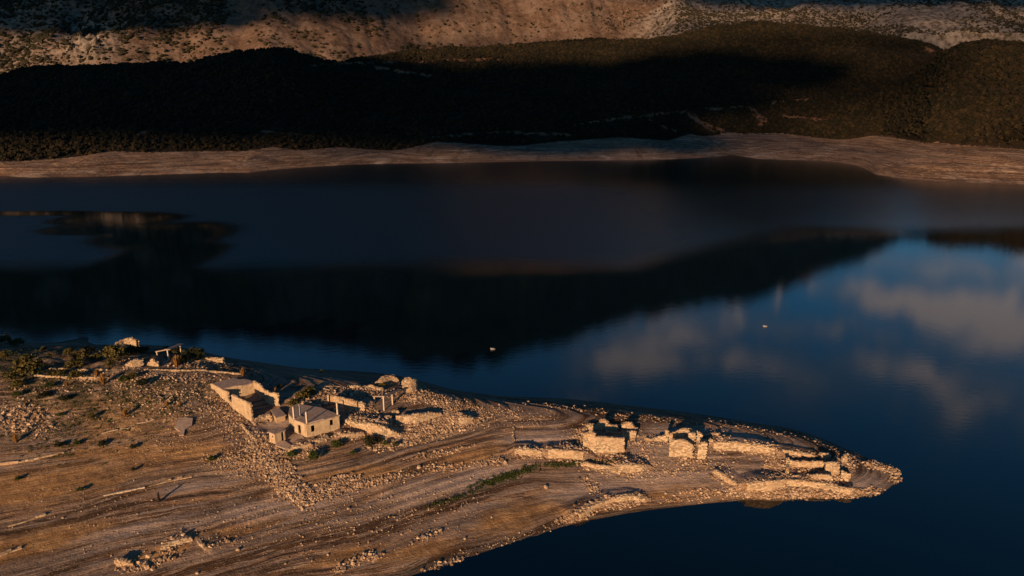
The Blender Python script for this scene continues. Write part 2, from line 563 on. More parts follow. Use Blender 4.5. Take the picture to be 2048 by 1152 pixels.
W = [(-900, 372, 0), (-300, 356, 0), (0, 351, 0), (60, 355, 0), (170, 354, 0), (300, 350, 0), (420, 346, 0), (500, 345, 0), (560, 338, 0), (640, 333, 0), (690, 330, 0), (740, 328, 0), (900, 326, 0),
     (1020, 324, 0), (1100, 322, 0), (1300, 320, 0), (1400, 316, 0), (1465, 310, 0), (1517, 318, 0), (1653, 322, 0), (1700, 329, 0), (1728, 336, 0),
     (1750, 349, 0), (1800, 357, 0), (1875, 363, 0), (2048, 371, 0), (2400, 395, 0), (2900, 420, 0)]
V = [(-900, 325, 13), (0, 323, 12), (200, 313, 13), (400, 306, 13), (600, 301, 14), (700, 293, 15), (900, 290, 15), (1100, 283, 16), (1250, 280, 16),
     (1400, 272, 18), (1500, 269, 18), (1575, 271, 18), (1700, 277, 18), (1760, 277, 18), (1850, 291, 18), (1950, 294, 17), (2048, 300, 17), (2400, 315, 17), (2900, 330, 17)]
yW = smooth(row_z(W), 5); yV = smooth(row_z(V), 9)
yV = np.maximum(yV, yW + 45)
zV = np.interp(qs, [-0.75, 0.0, 0.35, 0.8], [12.5, 15, 18, 17])
R = [(-900, 190, 1450), (-200, 185, 1450), (0, 160, 1450), (80, 145, 1450), (170, 131, 1450), (300, 119, 1450), (450, 116, 1450), (550, 108, 1450), (600, 113, 1500), (690, 120, 1600),
     (850, 102, 1900), (1024, 95, 2050), (1200, 84, 2100), (1350, 63, 2100), (1404, 52, 2100), (1574, 50, 2100), (1700, 62, 2050), (1774, 75, 2000), (1850, 91, 1900), (1900, 108, 1850),
     (2048, 118, 1800), (2500, 140, 1700), (2900, 160, 1700)]
yR, zR = row_y(R); yR = smooth(yR, 15); zR = smooth(zR, 9)
NR = [(1380, 300, 1500), (1500, 285, 1500), (1560, 272, 1480), (1600, 258, 1460), (1650, 234, 1430), (1750, 190, 1390), (1850, 131, 1330), (1895, 98, 1300), (1924, 87, 1280), (1985, 86, 1260), (2048, 92, 1240), (2300, 60, 1240), (2900, 40, 1240)]
yN, zN = row_y(NR); zN = smooth(zN, 9)
HC = [(1120, 140, 2700), (1200, 100, 2700), (1280, 62, 2700), (1350, 27, 2700), (1424, 22, 2700), (1500, 18, 2700), (1564, 13, 2700), (1674, 27, 2700), (1750, 25, 2700), (1824, 6, 2700), (1900, 8, 2700), (1974, 6, 2700), (2048, 13, 2700), (2500, 30, 2700)]
yC, zC = row_y(HC); zC = smooth(zC, 5)
cr = []
for p_, ty in [(-900, 670), (0, 675), (450, 678), (700, 700), (820, 722), (940, 742), (1024, 716), (1100, 690), (1224, 650), (1374, 614), (1474, 604), (1574, 580), (1674, 538), (1774, 502), (1850, 480), (2048, 478), (2400, 480)]:
    a, b, c = ray(p_, ty); q = float(a / b)
    zc = -float(c / b) * 3600 - CAMZ
    if p_ > 1840: zc *= 0.82
    cr.append((q, zc))
cr = np.array(cr); zM = smooth(np.interp(qs, cr[:, 0], cr[:, 1]), 7)

QQ, YY = np.meshgrid(qs, ys)
FXX = QQ * YY
FZ = np.zeros_like(YY); KND = np.zeros_like(YY)
for i in range(len(qs)):
    kx = [0, yW[i] - 80, yW[i], yW[i] + (yV[i] - yW[i]) * .5, yV[i], yV[i] + (yR[i] - yV[i]) * .3, yV[i] + (yR[i] - yV[i]) * .7, yR[i], yR[i] + 160, yR[i] + 420, 3600, 4400, 6000]
    z0 = zV[i]; zr = zR[i]
    kz = [-30, -9, 0, z0 * .55, z0, z0 + (zr - z0) * .27, z0 + (zr - z0) * .72, zr, zr - 12, zr - 45, zM[i], zM[i] * .8, zM[i] * .3]
    z = np.interp(ys, kx, kz)
    # near right-hand hill
    if zN[i] > 20:
        zn = np.interp(ys, [yV[i], yV[i] + (yN[i] - yV[i]) * .5, yN[i], yN[i] + 160, yN[i] + 600], [z0, z0 + (zN[i] - z0) * .55, zN[i], zN[i] - 18, 0])
        z = np.maximum(z, np.where(ys > yV[i], zn, -99))
    c_ = zC[i]
    zc = np.interp(ys, [2300, 2700, 2950, 3400], [c_ - 150, c_, c_ - 30, c_ - 300])
    z = np.maximum(z, np.where((ys > 2300) & (c_ > 200), zc, -99))
    FZ[:, i] = z
    KND[:, i] = np.where(ys < yV[i], 0, np.where(ys < yR[i] + 60, 1, 2))
tW = (YY - yW[None]) ; tV = (YY - yV[None])
sh = sm(tW, 5, 80)
FZ += sh * (1 - sm(tV, 0, 150)) * (fbm(FXX / 70, YY / 60, 4, 60) * 1.3 + (ridged(FXX / 95, YY / 400, 1, 67) - .6) * 13 * sm(tW, 10, 90) - .8 * ridged(FXX / 45, YY / 90, 3, 66) * sm(tW, 10, 60) + 0.7)
pxW = 1024 + FPX * 1.02 * QQ
spur = sm(pxW, 1730, 1860)
FZ += spur * (9 * np.exp(-((tW - 55) / 26) ** 2) - 11 * np.exp(-((tW - 135) / 36) ** 2) * sm(tW, 60, 90))
FZ += sm(tV, 0, 250) * (fbm(FXX / 230, YY / 230, 5, 71) * 14 + fbm(FXX / 30, YY / 30, 3, 15) * 3.5 + (ridged(FXX / 170, YY / 420, 3, 19) - .6) * 26)
mt = sm(YY - yR[None], 150, 900)
PXr = 1024 + FPX * 1.05 * QQ
FZ += mt * ((ridged(FXX / 420, YY / 420, 6, 80) - 0.55) * 95 + fbm(FXX / 60, YY / 60, 5, 90) * 12 - (ridged(FXX / 260 + YY / 900, YY / 1500, 3, 131) - .6) * 90)
FZ += np.exp(-((PXr - 175) / 70) ** 2 - ((YY - 1980) / 140) ** 2) * (30 + 60 * ridged(FXX / 50, YY / 50, 4, 140))
FZ = np.where(tW < 0, np.minimum(FZ, -0.3), np.maximum(FZ, 0.02 + 0 * FZ))


def FH(q, y):
    return bil(qs, ys, FZ, q, y)


m_far, t, b = material('far_land', 0.95, 0.1)
pos = t.pos(); X_, Y_, Z_ = t.sep(pos)
wz = t.math('ADD', Z_, t.math('MULTIPLY', t.math('SUBTRACT', t.noise(pos, 0.012, 3, .5), 0.5), 1.2))
sv = t.comb(t.math('MULTIPLY', X_, 0.006), t.math('MULTIPLY', Y_, 0.006), wz)
st1 = t.noise(sv, 0.75, 6, 0.75)
st2 = t.noise(t.vmath('ADD', sv, (4, 4, 9)), 1.8, 4, .7)
shore = t.mix(t.ramp(st1, .43, .57), (0.095, 0.05, 0.028), (0.32, 0.195, 0.118))
shore = t.mix(t.math('MULTIPLY', t.ramp(t.noise(pos, .02, 5, .6), .5, .68), t.ramp(Z_, 1, 9, .8, .2)), shore, (0.40, 0.31, 0.235))
shore = t.mix(t.math('MULTIPLY', t.ramp(st2, .56, .62), .75), shore, (0.48, 0.37, 0.27))
shore = t.mix(t.math('MULTIPLY', t.ramp(t.noise(pos, .035, 5, .7), .58, .50), .45), shore, (0.10, 0.06, 0.038))
gl = t.noise(t.vmath('MULTIPLY', pos, (1.0, .35, 0.0)), .045, 5, .65, 1.2)
shore = t.mix(t.math('MULTIPLY', t.ramp(gl, .47, .40), .6), shore, (0.075, 0.045, 0.03))
shore = t.mix(t.math('MULTIPLY', t.ramp(t.noise(pos, .25, 4, .75), .56, .64), .6), shore, (0.46, 0.34, 0.24))
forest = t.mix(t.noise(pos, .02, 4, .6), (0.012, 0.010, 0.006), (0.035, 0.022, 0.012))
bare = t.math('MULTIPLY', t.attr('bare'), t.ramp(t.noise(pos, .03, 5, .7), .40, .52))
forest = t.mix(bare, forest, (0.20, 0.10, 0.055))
rk = t.noise(pos, 0.011, 8, .7)
rk2 = t.noise(pos, 0.05, 6, .75)
rock = t.mix(t.ramp(rk, .42, .6), (0.105, 0.062, 0.042), (0.15, 0.10, 0.073))
rock = t.mix(t.math('MULTIPLY', t.ramp(rk2, .5, .66), .7), rock, (0.19, 0.14, 0.11))
rock = t.mix(t.math('MULTIPLY', t.attr('grey'), .8), rock, t.mix(t.ramp(rk2, .4, .6), (0.10, 0.08, 0.065), (0.27, 0.225, 0.19)))
rock = t.mix(t.math('MULTIPLY', t.ramp(rk2, .49, .36), .85), rock, (0.045, 0.035, 0.02))
k = t.attr('zone')
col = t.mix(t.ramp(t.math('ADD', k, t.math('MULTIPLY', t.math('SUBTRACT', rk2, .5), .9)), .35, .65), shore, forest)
col = t.mix(t.ramp(t.math('ADD', k, t.math('MULTIPLY', t.math('SUBTRACT', rk, .5), .9)), 1.35, 1.65), col, rock)
t.l.new(col, b.inputs['Base Color'])
bh = t.math('ADD', t.math('MULTIPLY', rk2, 2.0), t.math('MULTIPLY', st1, 0.5))
t.l.new(t.bump(bh, 0.8, 4.0), b.inputs['Normal'])
PXf, PYf = pix_of(FXX, YY, FZ)
vis = YY
bareA = np.zeros_like(FZ)


def strip(pts_, wpx):
    """a bare earth strip on the hillside along a photo polyline"""
    global bareA
    for (x0, y0), (x1, y1) in zip(pts_[:-1], pts_[1:]):
        dx, dy = x1 - x0, y1 - y0; L2 = dx * dx + dy * dy
        u = np.clip(((PXf - x0) * dx + (PYf - y0) * dy) / L2, 0, 1)
        d = np.hypot(PXf - x0 - u * dx, PYf - y0 - u * dy)
        bareA = np.maximum(bareA, (1 - sm(d, wpx * .5, wpx)) * (KND < 1.5))


strip([(1412, 219), (1500, 211)], 4.5); strip([(1500, 212), (1512, 232), (1530, 240), (1518, 250)], 7)
strip([(1538, 205), (1570, 202), (1630, 197)], 3.5); strip([(1560, 232), (1650, 240)], 5)
strip([(1150, 250), (1230, 237), (1370, 222)], 4); strip([(1375, 225), (1400, 245), (1445, 265)], 8)
strip([(1300, 240), (1350, 262)], 4); strip([(860, 275), (1060, 260)], 4); strip([(1030, 265), (1140, 270)], 4); strip([(620, 130), (720, 125), (860, 122), (1000, 118)], 4); strip([(750, 135), (860, 150)], 5)
strip([(275, 268), (300, 262)], 4); strip([(520, 262), (640, 273)], 2); strip([(1850, 95), (1878, 108)], 5)
grey = sm(PXf, 1230, 1330) * (YY > 2250) * (FZ < zC[None] + 60) * (YY < 3050)
grey = np.maximum(grey, np.exp(-((PXf - 175) / 60) ** 2 - ((PYf - 80) / 45) ** 2) * 1.5)
grey = np.clip(np.maximum(grey, sm(-PXf, -330, -60) * .6), 0, 1)
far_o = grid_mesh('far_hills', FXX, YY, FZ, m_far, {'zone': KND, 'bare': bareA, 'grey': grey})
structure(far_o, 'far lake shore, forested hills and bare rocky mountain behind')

# ------------------------------------------------------------------ water
m_w, t, b = material('lake_water', 0.04, 0.5)
pos = t.pos(); X_, Y_, Z_ = t.sep(pos)
b.inputs['Base Color'].default_value = (0.0002, 0.004, 0.006, 1)
b.inputs['IOR'].default_value = 1.38
wn = t.noise(t.vmath('MULTIPLY', pos, (0.35, 1.0, 1.0)), 0.012, 5, 0.6)
yy_ = t.math('ADD', Y_, t.math('MULTIPLY', t.math('SUBTRACT', wn, .5), 44))
windy = t.math('MULTIPLY', t.ramp(t.math('SUBTRACT', yy_, t.math('MINIMUM', t.math('MULTIPLY', t.math('MAXIMUM', t.math('SUBTRACT', X_, 60), 0.0), 0.8), 105.0)), 303, 370), t.ramp(X_, 20, 190, 1.0, 0.45))
# a calm tongue in the wind-ruffled water on the left
def ell(x0, y0, rx, ry):
    dx = t.math('DIVIDE', t.math('SUBTRACT', X_, x0), rx); dy = t.math('DIVIDE', t.math('SUBTRACT', yy_, y0), ry)
    return t.math('SQRT', t.math('ADD', t.math('MULTIPLY', dx, dx), t.math('MULTIPLY', dy, dy)))
calm = None
for (ex, ey, erx, ery) in ((330, 470, 135, 30), (210, 458, 130, 13), (330, 512, 110, 34), (240, 437, 130, 14), (90, 427, 160, 5), (255, 552, 140, 26)):
    c0 = P(ex, ey, 0); w_ = P(ex + erx, ey, 0)[0] - c0[0]; h_ = (P(ex, ey - ery, 0)[1] - P(ex, ey + ery, 0)[1]) / 2
    k_ = t.ramp(ell(float(c0[0]), float(c0[1]), float(w_), float(h_)), .6, 1.3)
    calm = k_ if calm is None else t.math('MULTIPLY', calm, k_)
windy = t.math('MULTIPLY', windy, calm)
windy = t.math('MAXIMUM', windy, 0.0)
far_fade = t.ramp(Y_, 600, 780, 1.0, 0.55)
rip = t.noise(t.vmath('MULTIPLY', pos, (0.30, 1.0, 1.0)), 0.75, 5, 0.62, 0.6)
rip2 = t.noise(t.vmath('MULTIPLY', pos, (0.6, 1.1, 1.0)), 2.2, 3, 0.6)
swell = t.noise(t.vmath('MULTIPLY', pos, (0.5, 1.0, 1.0)), 0.06, 3, 0.5)
h1 = t.math('ADD', t.math('MULTIPLY', rip, 0.5), t.math('MULTIPLY', rip2, 0.10))
strg = t.math('ADD', 0.02, t.math('MULTIPLY', windy, 0.16))
t.l.new(t.bump(h1, strg, 1.0), b.inputs['Normal'])
t.l.new(t.math('ADD', 0.012, t.math('MULTIPLY', t.math('MULTIPLY', windy, far_fade), 0.36)), b.inputs['Roughness'])
wx = np.array([-6000, 6000]); wy = np.array([-4000, 6000])
WX, WY = np.meshgrid(np.linspace(-6000, 6000, 13), np.linspace(-4000, 6500, 12))
water = grid_mesh('lake_water', WX, WY, WX * 0, m_w)
structure(water, 'dark blue lake, calm near the peninsula and ruffled farther out')

# ------------------------------------------------------------------ unseen cloud banks added behind the viewer, shaped and placed to shade the hills
m_cl, t, b = material('shade_cloud_white', 1.0, 0.0)
b.inputs['Base Color'].default_value = (0.85, 0.85, 0.86, 1)


m_thin = bpy.data.materials.new('thin_shade_cloud'); m_thin.use_nodes = True  # half-transparent, for unseen clouds added to dim the hills and soften shadow edges
t = NT(m_thin.node_tree); b_ = m_thin.node_tree.nodes['Principled BSDF']; b_.inputs['Base Color'].default_value = (.85, .85, .86, 1); b_.inputs['Roughness'].default_value = 1
tr_ = t.new('ShaderNodeBsdfTransparent'); mx_ = t.new('ShaderNodeMixShader')
t.l.new(t.ramp(t.noise(t.pos(), .004, 5, .6), .35, .65, .12, .5), mx_.inputs[0]); t.l.new(tr_.outputs[0], mx_.inputs[1]); t.l.new(b_.outputs[0], mx_.inputs[2])
t.l.new(mx_.outputs[0], m_thin.node_tree.nodes['Material Output'].inputs['Surface'])


def shade_cloud(gx, gy, gz, rx, ry, seed, alt=1500.0, boxy=1.0, mat=None):
    k = (alt - gz) / SUN_TO[2]
    cx_, cy_ = (gx + SUN_TO[0] * k, gy + SUN_TO[1] * k) if gz is not None and boxy == 1.0 else (gx, gy)
    nu, nv = 72, 26
    u = np.linspace(0, 2 * np.pi, nu + 1); v = np.linspace(-np.pi / 2, np.pi / 2, nv)
    U, Vv = np.meshgrid(u, v)
    x = np.cos(U) * np.cos(Vv); y = np.sin(U) * np.cos(Vv); z = np.sin(Vv)
    n = 1 + (0.38 if boxy == 1.0 else 0.2) * fbm(x * 2.2 + seed * 7, y * 2.2 + z * 1.3, 5, seed)
    if boxy != 1.0:
        x = np.sign(x) * np.abs(x) ** boxy; y = np.sign(y) * np.abs(y) ** boxy
    n[:, -1] = n[:, 0]
    X = cx_ + x * rx * n; Y = cy_ + y * ry * n
    Z = alt + np.where(z > 0, z * 60 * n, z * 12)
    o = grid_mesh('shade_cloud', X, Y, Z, mat or m_cl)
    stuff(o, 'unseen bank of clouds behind the viewpoint, added to shade the hills')
    return o


SHADOWS = [  # ground x, y, z, half widths
    (-720, 1400, 60, 640, 600), (-150, 1500, 70, 450, 560), (270, 1650, 100, 300, 420), (20, 1130, 20, 330, 210), (560, 1750, 150, 260, 280),
    (-1330, 2190, 350, 540, 440), (-2200, 2000, 200, 700, 700), (40, 2010, 300, 240, 130)]
for i, s_ in enumerate(SHADOWS):
    shade_cloud(*s_, seed=i + 3)
for i, s_ in enumerate([(-700, 1400, 60, 820, 660), (200, 1620, 90, 620, 640), (850, 1750, 180, 620, 560), (1500, 1900, 200, 600, 600), (60, 1120, 20, 560, 250), (-1300, 2230, 380, 760, 620), (-100, 2060, 330, 450, 240), (1150, 2350, 330, 700, 350), (1500, 1400, 120, 500, 250)]):
    shade_cloud(*s_, seed=i + 60, alt=2300.0, mat=m_thin)
CT = 1 / math.tan(SUN_EL)
for i, (gx_, gz_, y0_, z0_, y1_, z1_, rx_) in enumerate([(-2000, 800, 2130, 380, 3750, 1250, 1500), (150, 800, 2600, 630, 3900, 1380, 1500), (1500, 550, 2560, 420, 3800, 750, 1300), (-4200, 800, 2150, 390, 3750, 1250, 1400)]):  # added high decks, spread so their shade covers the upper mountain
    ya = y0_ - (3000 - z0_) * math.cos(AZ) * CT; yb = y1_ - (3000 - z1_) * math.cos(AZ) * CT
    shade_cloud(gx_ - (3000 - gz_) * math.sin(AZ) * CT, (ya + yb) / 2, 0, rx_, abs(yb - ya) / 2 * 1.04, seed=i + 30, alt=3000.0, boxy=0.6)

# ------------------------------------------------------------------ scatter by geometry nodes
def scatter_group(name, mat, subdiv, squash):
    ng = bpy.data.node_groups.new(name, 'GeometryNodeTree')
    ng.interface.new_socket('Geometry', in_out='INPUT', socket_type='NodeSocketGeometry')
    ng.interface.new_socket('Geometry', in_out='OUTPUT', socket_type='NodeSocketGeometry')
    n, l = ng.nodes, ng.links
    gi = n.new('NodeGroupInput'); go = n.new('NodeGroupOutput')
    ico = n.new('GeometryNodeMeshIcoSphere'); ico.inputs['Radius'].default_value = 0.5; ico.inputs['Subdivisions'].default_value = subdiv
    nz = n.new('ShaderNodeTexNoise'); nz.inputs['Scale'].default_value = 3.2; nz.inputs['Detail'].default_value = 2
    sub = n.new('ShaderNodeVectorMath'); sub.operation = 'SUBTRACT'; sub.inputs[1].default_value = (.5, .5, .5)
    sc = n.new('ShaderNodeVectorMath'); sc.operation = 'MULTIPLY'; sc.inputs[1].default_value = (1.1, 1.1, 0.9)
    l.new(nz.outputs['Color'], sub.inputs[0]); l.new(sub.outputs[0], sc.inputs[0])
    sp = n.new('GeometryNodeSetPosition'); l.new(ico.outputs['Mesh'], sp.inputs['Geometry']); l.new(sc.outputs[0], sp.inputs['Offset'])
    tr = n.new('GeometryNodeTransform'); tr.inputs['Scale'].default_value = (1, 1, squash); tr.inputs['Translation'].default_value = (0, 0, 0.28)
    l.new(sp.outputs[0], tr.inputs['Geometry'])
    sm_ = n.new('GeometryNodeSetMaterial'); sm_.inputs['Material'].default_value = mat; l.new(tr.outputs[0], sm_.inputs['Geometry'])
    at = n.new('GeometryNodeInputNamedAttribute'); at.data_type = 'FLOAT'; at.inputs['Name'].default_value = 'sz'
    rv = n.new('FunctionNodeRandomValue'); rv.data_type = 'FLOAT_VECTOR'; rv.inputs[0].default_value = (-.25, -.25, 0); rv.inputs[1].default_value = (.25, .25, 6.28)
    ip = n.new('GeometryNodeInstanceOnPoints')
    l.new(gi.outputs[0], ip.inputs['Points']); l.new(sm_.outputs[0], ip.inputs['Instance'])
    l.new(rv.outputs[0], ip.inputs['Rotation']); l.new(at.outputs[0], ip.inputs['Scale'])
    l.new(ip.outputs[0], go.inputs[0])
    return ng


def points_obj(name, co, sz, mat, subdiv=2, squash=0.85):
    me = bpy.data.meshes.new(name)
    me.vertices.add(len(co)); me.vertices.foreach_set('co', np.ascontiguousarray(co, np.float32).ravel())
    at = me.attributes.new('sz', 'FLOAT', 'POINT'); at.data.foreach_set('value', np.ascontiguousarray(sz, np.float32))
    me.materials.append(mat)
    o = bpy.data.objects.new(name, me); C.objects.link(o)
    md = o.modifiers.new('scatter', 'NODES'); md.node_group = scatter_group(name, mat, subdiv, squash)
    return o


def leaf_mat(name, c1_, c2_, c3_):
    m, t, b = material(name, 0.8, 0.12)
    rnd = t.new('ShaderNodeObjectInfo').outputs['Random']
    n = t.noise(t.pos(), 0.6, 4, .7)
    big = t.noise(t.pos(), 0.012, 4, .6)
    c = t.mix(t.ramp(n, .35, .65), c1_, c2_)
    c = t.mix(t.ramp(t.math('ADD', t.math('MULTIPLY', rnd, .5), t.math('MULTIPLY', big, .6)), .45, .8, 0, .85), c, c3_)
    t.l.new(c, b.inputs['Base Color'])
    return m


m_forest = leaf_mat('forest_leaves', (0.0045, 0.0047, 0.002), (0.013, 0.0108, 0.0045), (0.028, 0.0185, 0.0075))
m_scrub = leaf_mat('mountain_scrub_leaves', (0.014, 0.014, 0.008), (0.03, 0.026, 0.013), (0.04, 0.03, 0.016))

cell_b = bareA


def sample_far(n, y0, y1, fn, qlim=0.95):
    q = (RS.rand(n) * 2 - 1) * qlim
    y = np.sqrt(RS.rand(n) * (y1 * y1 - y0 * y0) + y0 * y0)
    i = np.interp(q, qs, np.arange(len(qs))).astype(int); j = np.clip(np.searchsorted(ys, y), 0, len(ys) - 1)
    ok = fn(q, y, i, j)
    q, y = q[ok], y[ok]
    return q, y, FH(q, y)


def f_forest(q, y, i, j):
    n = fbm(q * y / 60, y / 60, 3, 200)
    d = np.where(n > -0.12, .97, .42)
    edge = y - yV[i]
    d = np.where((q > .33) & (y < 1400), .98, d)
    d = np.where(bareA[j, i] > .35, 0.12, d)
    d = np.where(edge < 12, .35, d)
    return (edge > 2) & (y < yR[i] + 140) & (RS.rand(len(q)) < d)


q, y, z = sample_far(230000, 760, 2260, f_forest, 0.88)
first = np.argsort(y)
TREE_Q = None
# the nearest trees of the wood on the right-hand hill become trees of their own
cand = np.nonzero((q > 0.40) & (q < 0.80) & (y < 1000))[0]
cand = cand[np.argsort(y[cand])][:300]
mask = np.ones(len(q), bool); mask[cand] = False
tx, ty_, tz = q[cand] * y[cand], y[cand], z[cand]
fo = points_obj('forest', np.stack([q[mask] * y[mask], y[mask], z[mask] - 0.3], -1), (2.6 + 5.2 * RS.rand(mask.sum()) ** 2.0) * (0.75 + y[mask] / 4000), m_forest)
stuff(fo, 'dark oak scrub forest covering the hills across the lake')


def f_scrub(q, y, i, j):
    X = q * y
    n = fbm(X / 170, y / 170, 4, 300)
    px, py = pix_of(X, y, FZ[j, i])
    d = sm(n, -0.35, 0.35) * .55
    d = np.where(px > 1230, np.where((y < 2800), .9 * sm(n, -.5, .1), .05 + .25 * sm(n, .1, .4)), d)
    d = np.where((px > 800) & (px < 1350), .05 + .5 * sm(n, .15, .5) + .5 * (py > 85), d)
    d = np.where(px < 450, .25 + .7 * sm(n, -.4, .2), d)
    return (y > yR[i] + 140) & (RS.rand(len(q)) < d)


q, y, z = sample_far(150000, 1600, 3300, f_scrub, .88)
sc_o = points_obj('mountain_scrub', np.stack([q * y, y, z - 0.5], -1), (4.0 + 8.5 * RS.rand(len(q)) ** 2.0) * np.where(q > .1, .75, 1.1), m_scrub, 1, 0.7)
stuff(sc_o, 'dark scrub dotted over the bare mountainside')

# ------------------------------------------------------------------ foliage builders
def leaf_cloud(n, rx, ry, rz, leaf, seed, cen=(0, 0, 0)):
    r = np.random.RandomState(seed)
    nc = max(5, n // 26)
    th = r.rand(nc) * 6.283; ph = np.arccos(1 - r.rand(nc) * 1.25)
    rad = 0.55 + 0.45 * r.rand(nc)
    cc = np.stack([np.cos(th) * np.sin(ph) * rx * rad, np.sin(th) * np.sin(ph) * ry * rad, np.cos(ph) * rz * rad], -1)
    k = r.randint(0, nc, n)
    p = cc[k] + r.randn(n, 3) * np.array([rx, ry, rz]) * 0.17 + np.array(cen)
    a = r.randn(n, 3); a /= np.linalg.norm(a, axis=1)[:, None]
    bb = np.cross(a, r.randn(n, 3)); bb /= np.linalg.norm(bb, axis=1)[:, None]
    s = leaf * (0.6 + 0.8 * r.rand(n))[:, None]
    v = np.stack([p - a * s, p + bb * s * .6, p + a * s, p - bb * s * .6], 1).reshape(-1, 3)
    f = np.arange(n * 4).reshape(-1, 4)
    return v, f


def tube(p0, p1, r0, r1, k=5):
    p0 = np.array(p0, float); p1 = np.array(p1, float); d = p1 - p0; d /= np.linalg.norm(d) + 1e-9
    a = np.cross(d, [0.3, 0.9, 0.1]); a /= np.linalg.norm(a); b2 = np.cross(d, a)
    an = np.arange(k) / k * 6.283
    ring = np.cos(an)[:, None] * a + np.sin(an)[:, None] * b2
    v = np.vstack([p0 + ring * r0, p1 + ring * r1])
    f = [[i, (i + 1) % k, (i + 1) % k + k, i + k] for i in range(k)]
    return v, np.array(f)


def join(parts):
    V_, F_, o = [], [], 0
    for v, f in parts:
        V_.append(v); F_.append(f + o); o += len(v)
    return np.vstack(V_), np.vstack(F_)


def bark_mat():
    m, t, b = material('bark', 0.9, 0.1)
    t.l.new(t.mix(t.noise(t.pos(), 4, 4, .6), (0.05, 0.035, 0.022), (0.12, 0.09, 0.06)), b.inputs['Base Color'])
    return m


m_bark = bark_mat()


def mk_mesh(name, v, f, mat):
    o = raw_mesh(name, v, f, mat)
    me = o.data; bpy.data.objects.remove(o)
    return me


oak_crowns, oak_trunks = [], []
for s_ in range(4):
    v1, f1 = leaf_cloud(230, .5, .5, .42, .085, 50 + s_, (0, 0, .42))
    oak_crowns.append(mk_mesh('crown', v1, f1, m_forest))
    v2, f2 = join([tube((0, 0, -.1), (.02, .01, .5), .045, .025), tube((0, 0, .3), (.2, .1, .6), .025, .01), tube((0, 0, .3), (-.2, -.12, .62), .025, .01)])
    oak_trunks.append(mk_mesh('trunk', v2, f2, m_bark))
for i in range(len(tx)):
    s_ = 5.2 + 3.4 * RS.rand()
    e = bpy.data.objects.new('oak_tree', None); C.objects.link(e)
    e.location = (float(tx[i]), float(ty_[i]), float(tz[i]) - .3); e.scale = (s_, s_, s_ * (.8 + .35 * RS.rand())); e.rotation_euler = (0, 0, RS.rand() * 6.28)
    tag(e, 'small dark green oak in the wood above the banded shore across the lake', 'tree', 'oaks at the lower edge of the wood across the lake')
    k = RS.randint(0, 4)
    for nm, me in (('crown', oak_crowns[k]), ('trunk', oak_trunks[k])):
        o = bpy.data.objects.new(nm, me); C.objects.link(o); o.parent = e

# ------------------------------------------------------------------ stone, plaster, concrete materials
def stone_mat(name, dark, lite, warm, scale=1.0):
    m, t, b = material(name, 0.92, 0.12)
    tint = t.attr('tint'); pos = t.pos()
    n = t.noise(pos, 2.2 * scale, 6, .7); n2 = t.noise(pos, 0.35, 4, .6)
    c = t.mix(t.ramp(t.math('ADD', t.math('MULTIPLY', tint, .75), t.math('MULTIPLY', n, .5)), .2, .95), dark, lite)
    c = t.mix(t.math('MULTIPLY', t.ramp(n2, .42, .62), .6), c, warm)
    t.l.new(c, b.inputs['Base Color'])
    t.l.new(t.bump(t.noise(pos, 6 * scale, 5, .7), .7, .06), b.inputs['Normal'])
    return m


m_stone = stone_mat('limestone_masonry', (0.22, 0.155, 0.095), (0.50, 0.385, 0.26), (0.42, 0.28, 0.165))
m_rub = stone_mat('limestone_rubble', (0.12, 0.075, 0.045), (0.54, 0.39, 0.26), (0.32, 0.20, 0.115))


def plaster_mat(name, c1_, c2_, c3_):
    m, t, b = material(name, 0.93, 0.1)
    pos = t.pos()
    c = t.mix(t.ramp(t.noise(pos, .8, 6, .7), .35, .65), c1_, c2_)
    sp_ = t.noise(t.vmath('MULTIPLY', pos, (1, 1, .25)), 1.6, 5, .7)
    c = t.mix(t.math('MULTIPLY', t.ramp(sp_, .50, .66), .85), c, c3_)
    t.l.new(c, b.inputs['Base Color'])
    t.l.new(t.bump(t.noise(pos, 5, 6, .7), .5, .05), b.inputs['Normal'])
    return m


m_plaster = plaster_mat('weathered_plaster', (0.38, 0.275, 0.175), (0.50, 0.38, 0.245), (0.27, 0.18, 0.11))
m_conc = plaster_mat('weathered_concrete', (0.27, 0.195, 0.15), (0.36, 0.27, 0.21), (0.19, 0.13, 0.10))
m_post = plaster_mat('pale_concrete', (0.45, 0.36, 0.26), (0.56, 0.45, 0.33), (0.36, 0.27, 0.19))

# ------------------------------------------------------------------ walls of stones
def resample(pp, ds):
    pp = np.array(pp, float); seg = np.hypot(*(pp[1:, :2] - pp[:-1, :2]).T); s = np.concatenate([[0], np.cumsum(seg)])
    n = max(2, int(s[-1] / ds) + 1); u = np.linspace(0, s[-1], n)
    return u, np.stack([np.interp(u, s, pp[:, k]) for k in range(pp.shape[1])], -1)


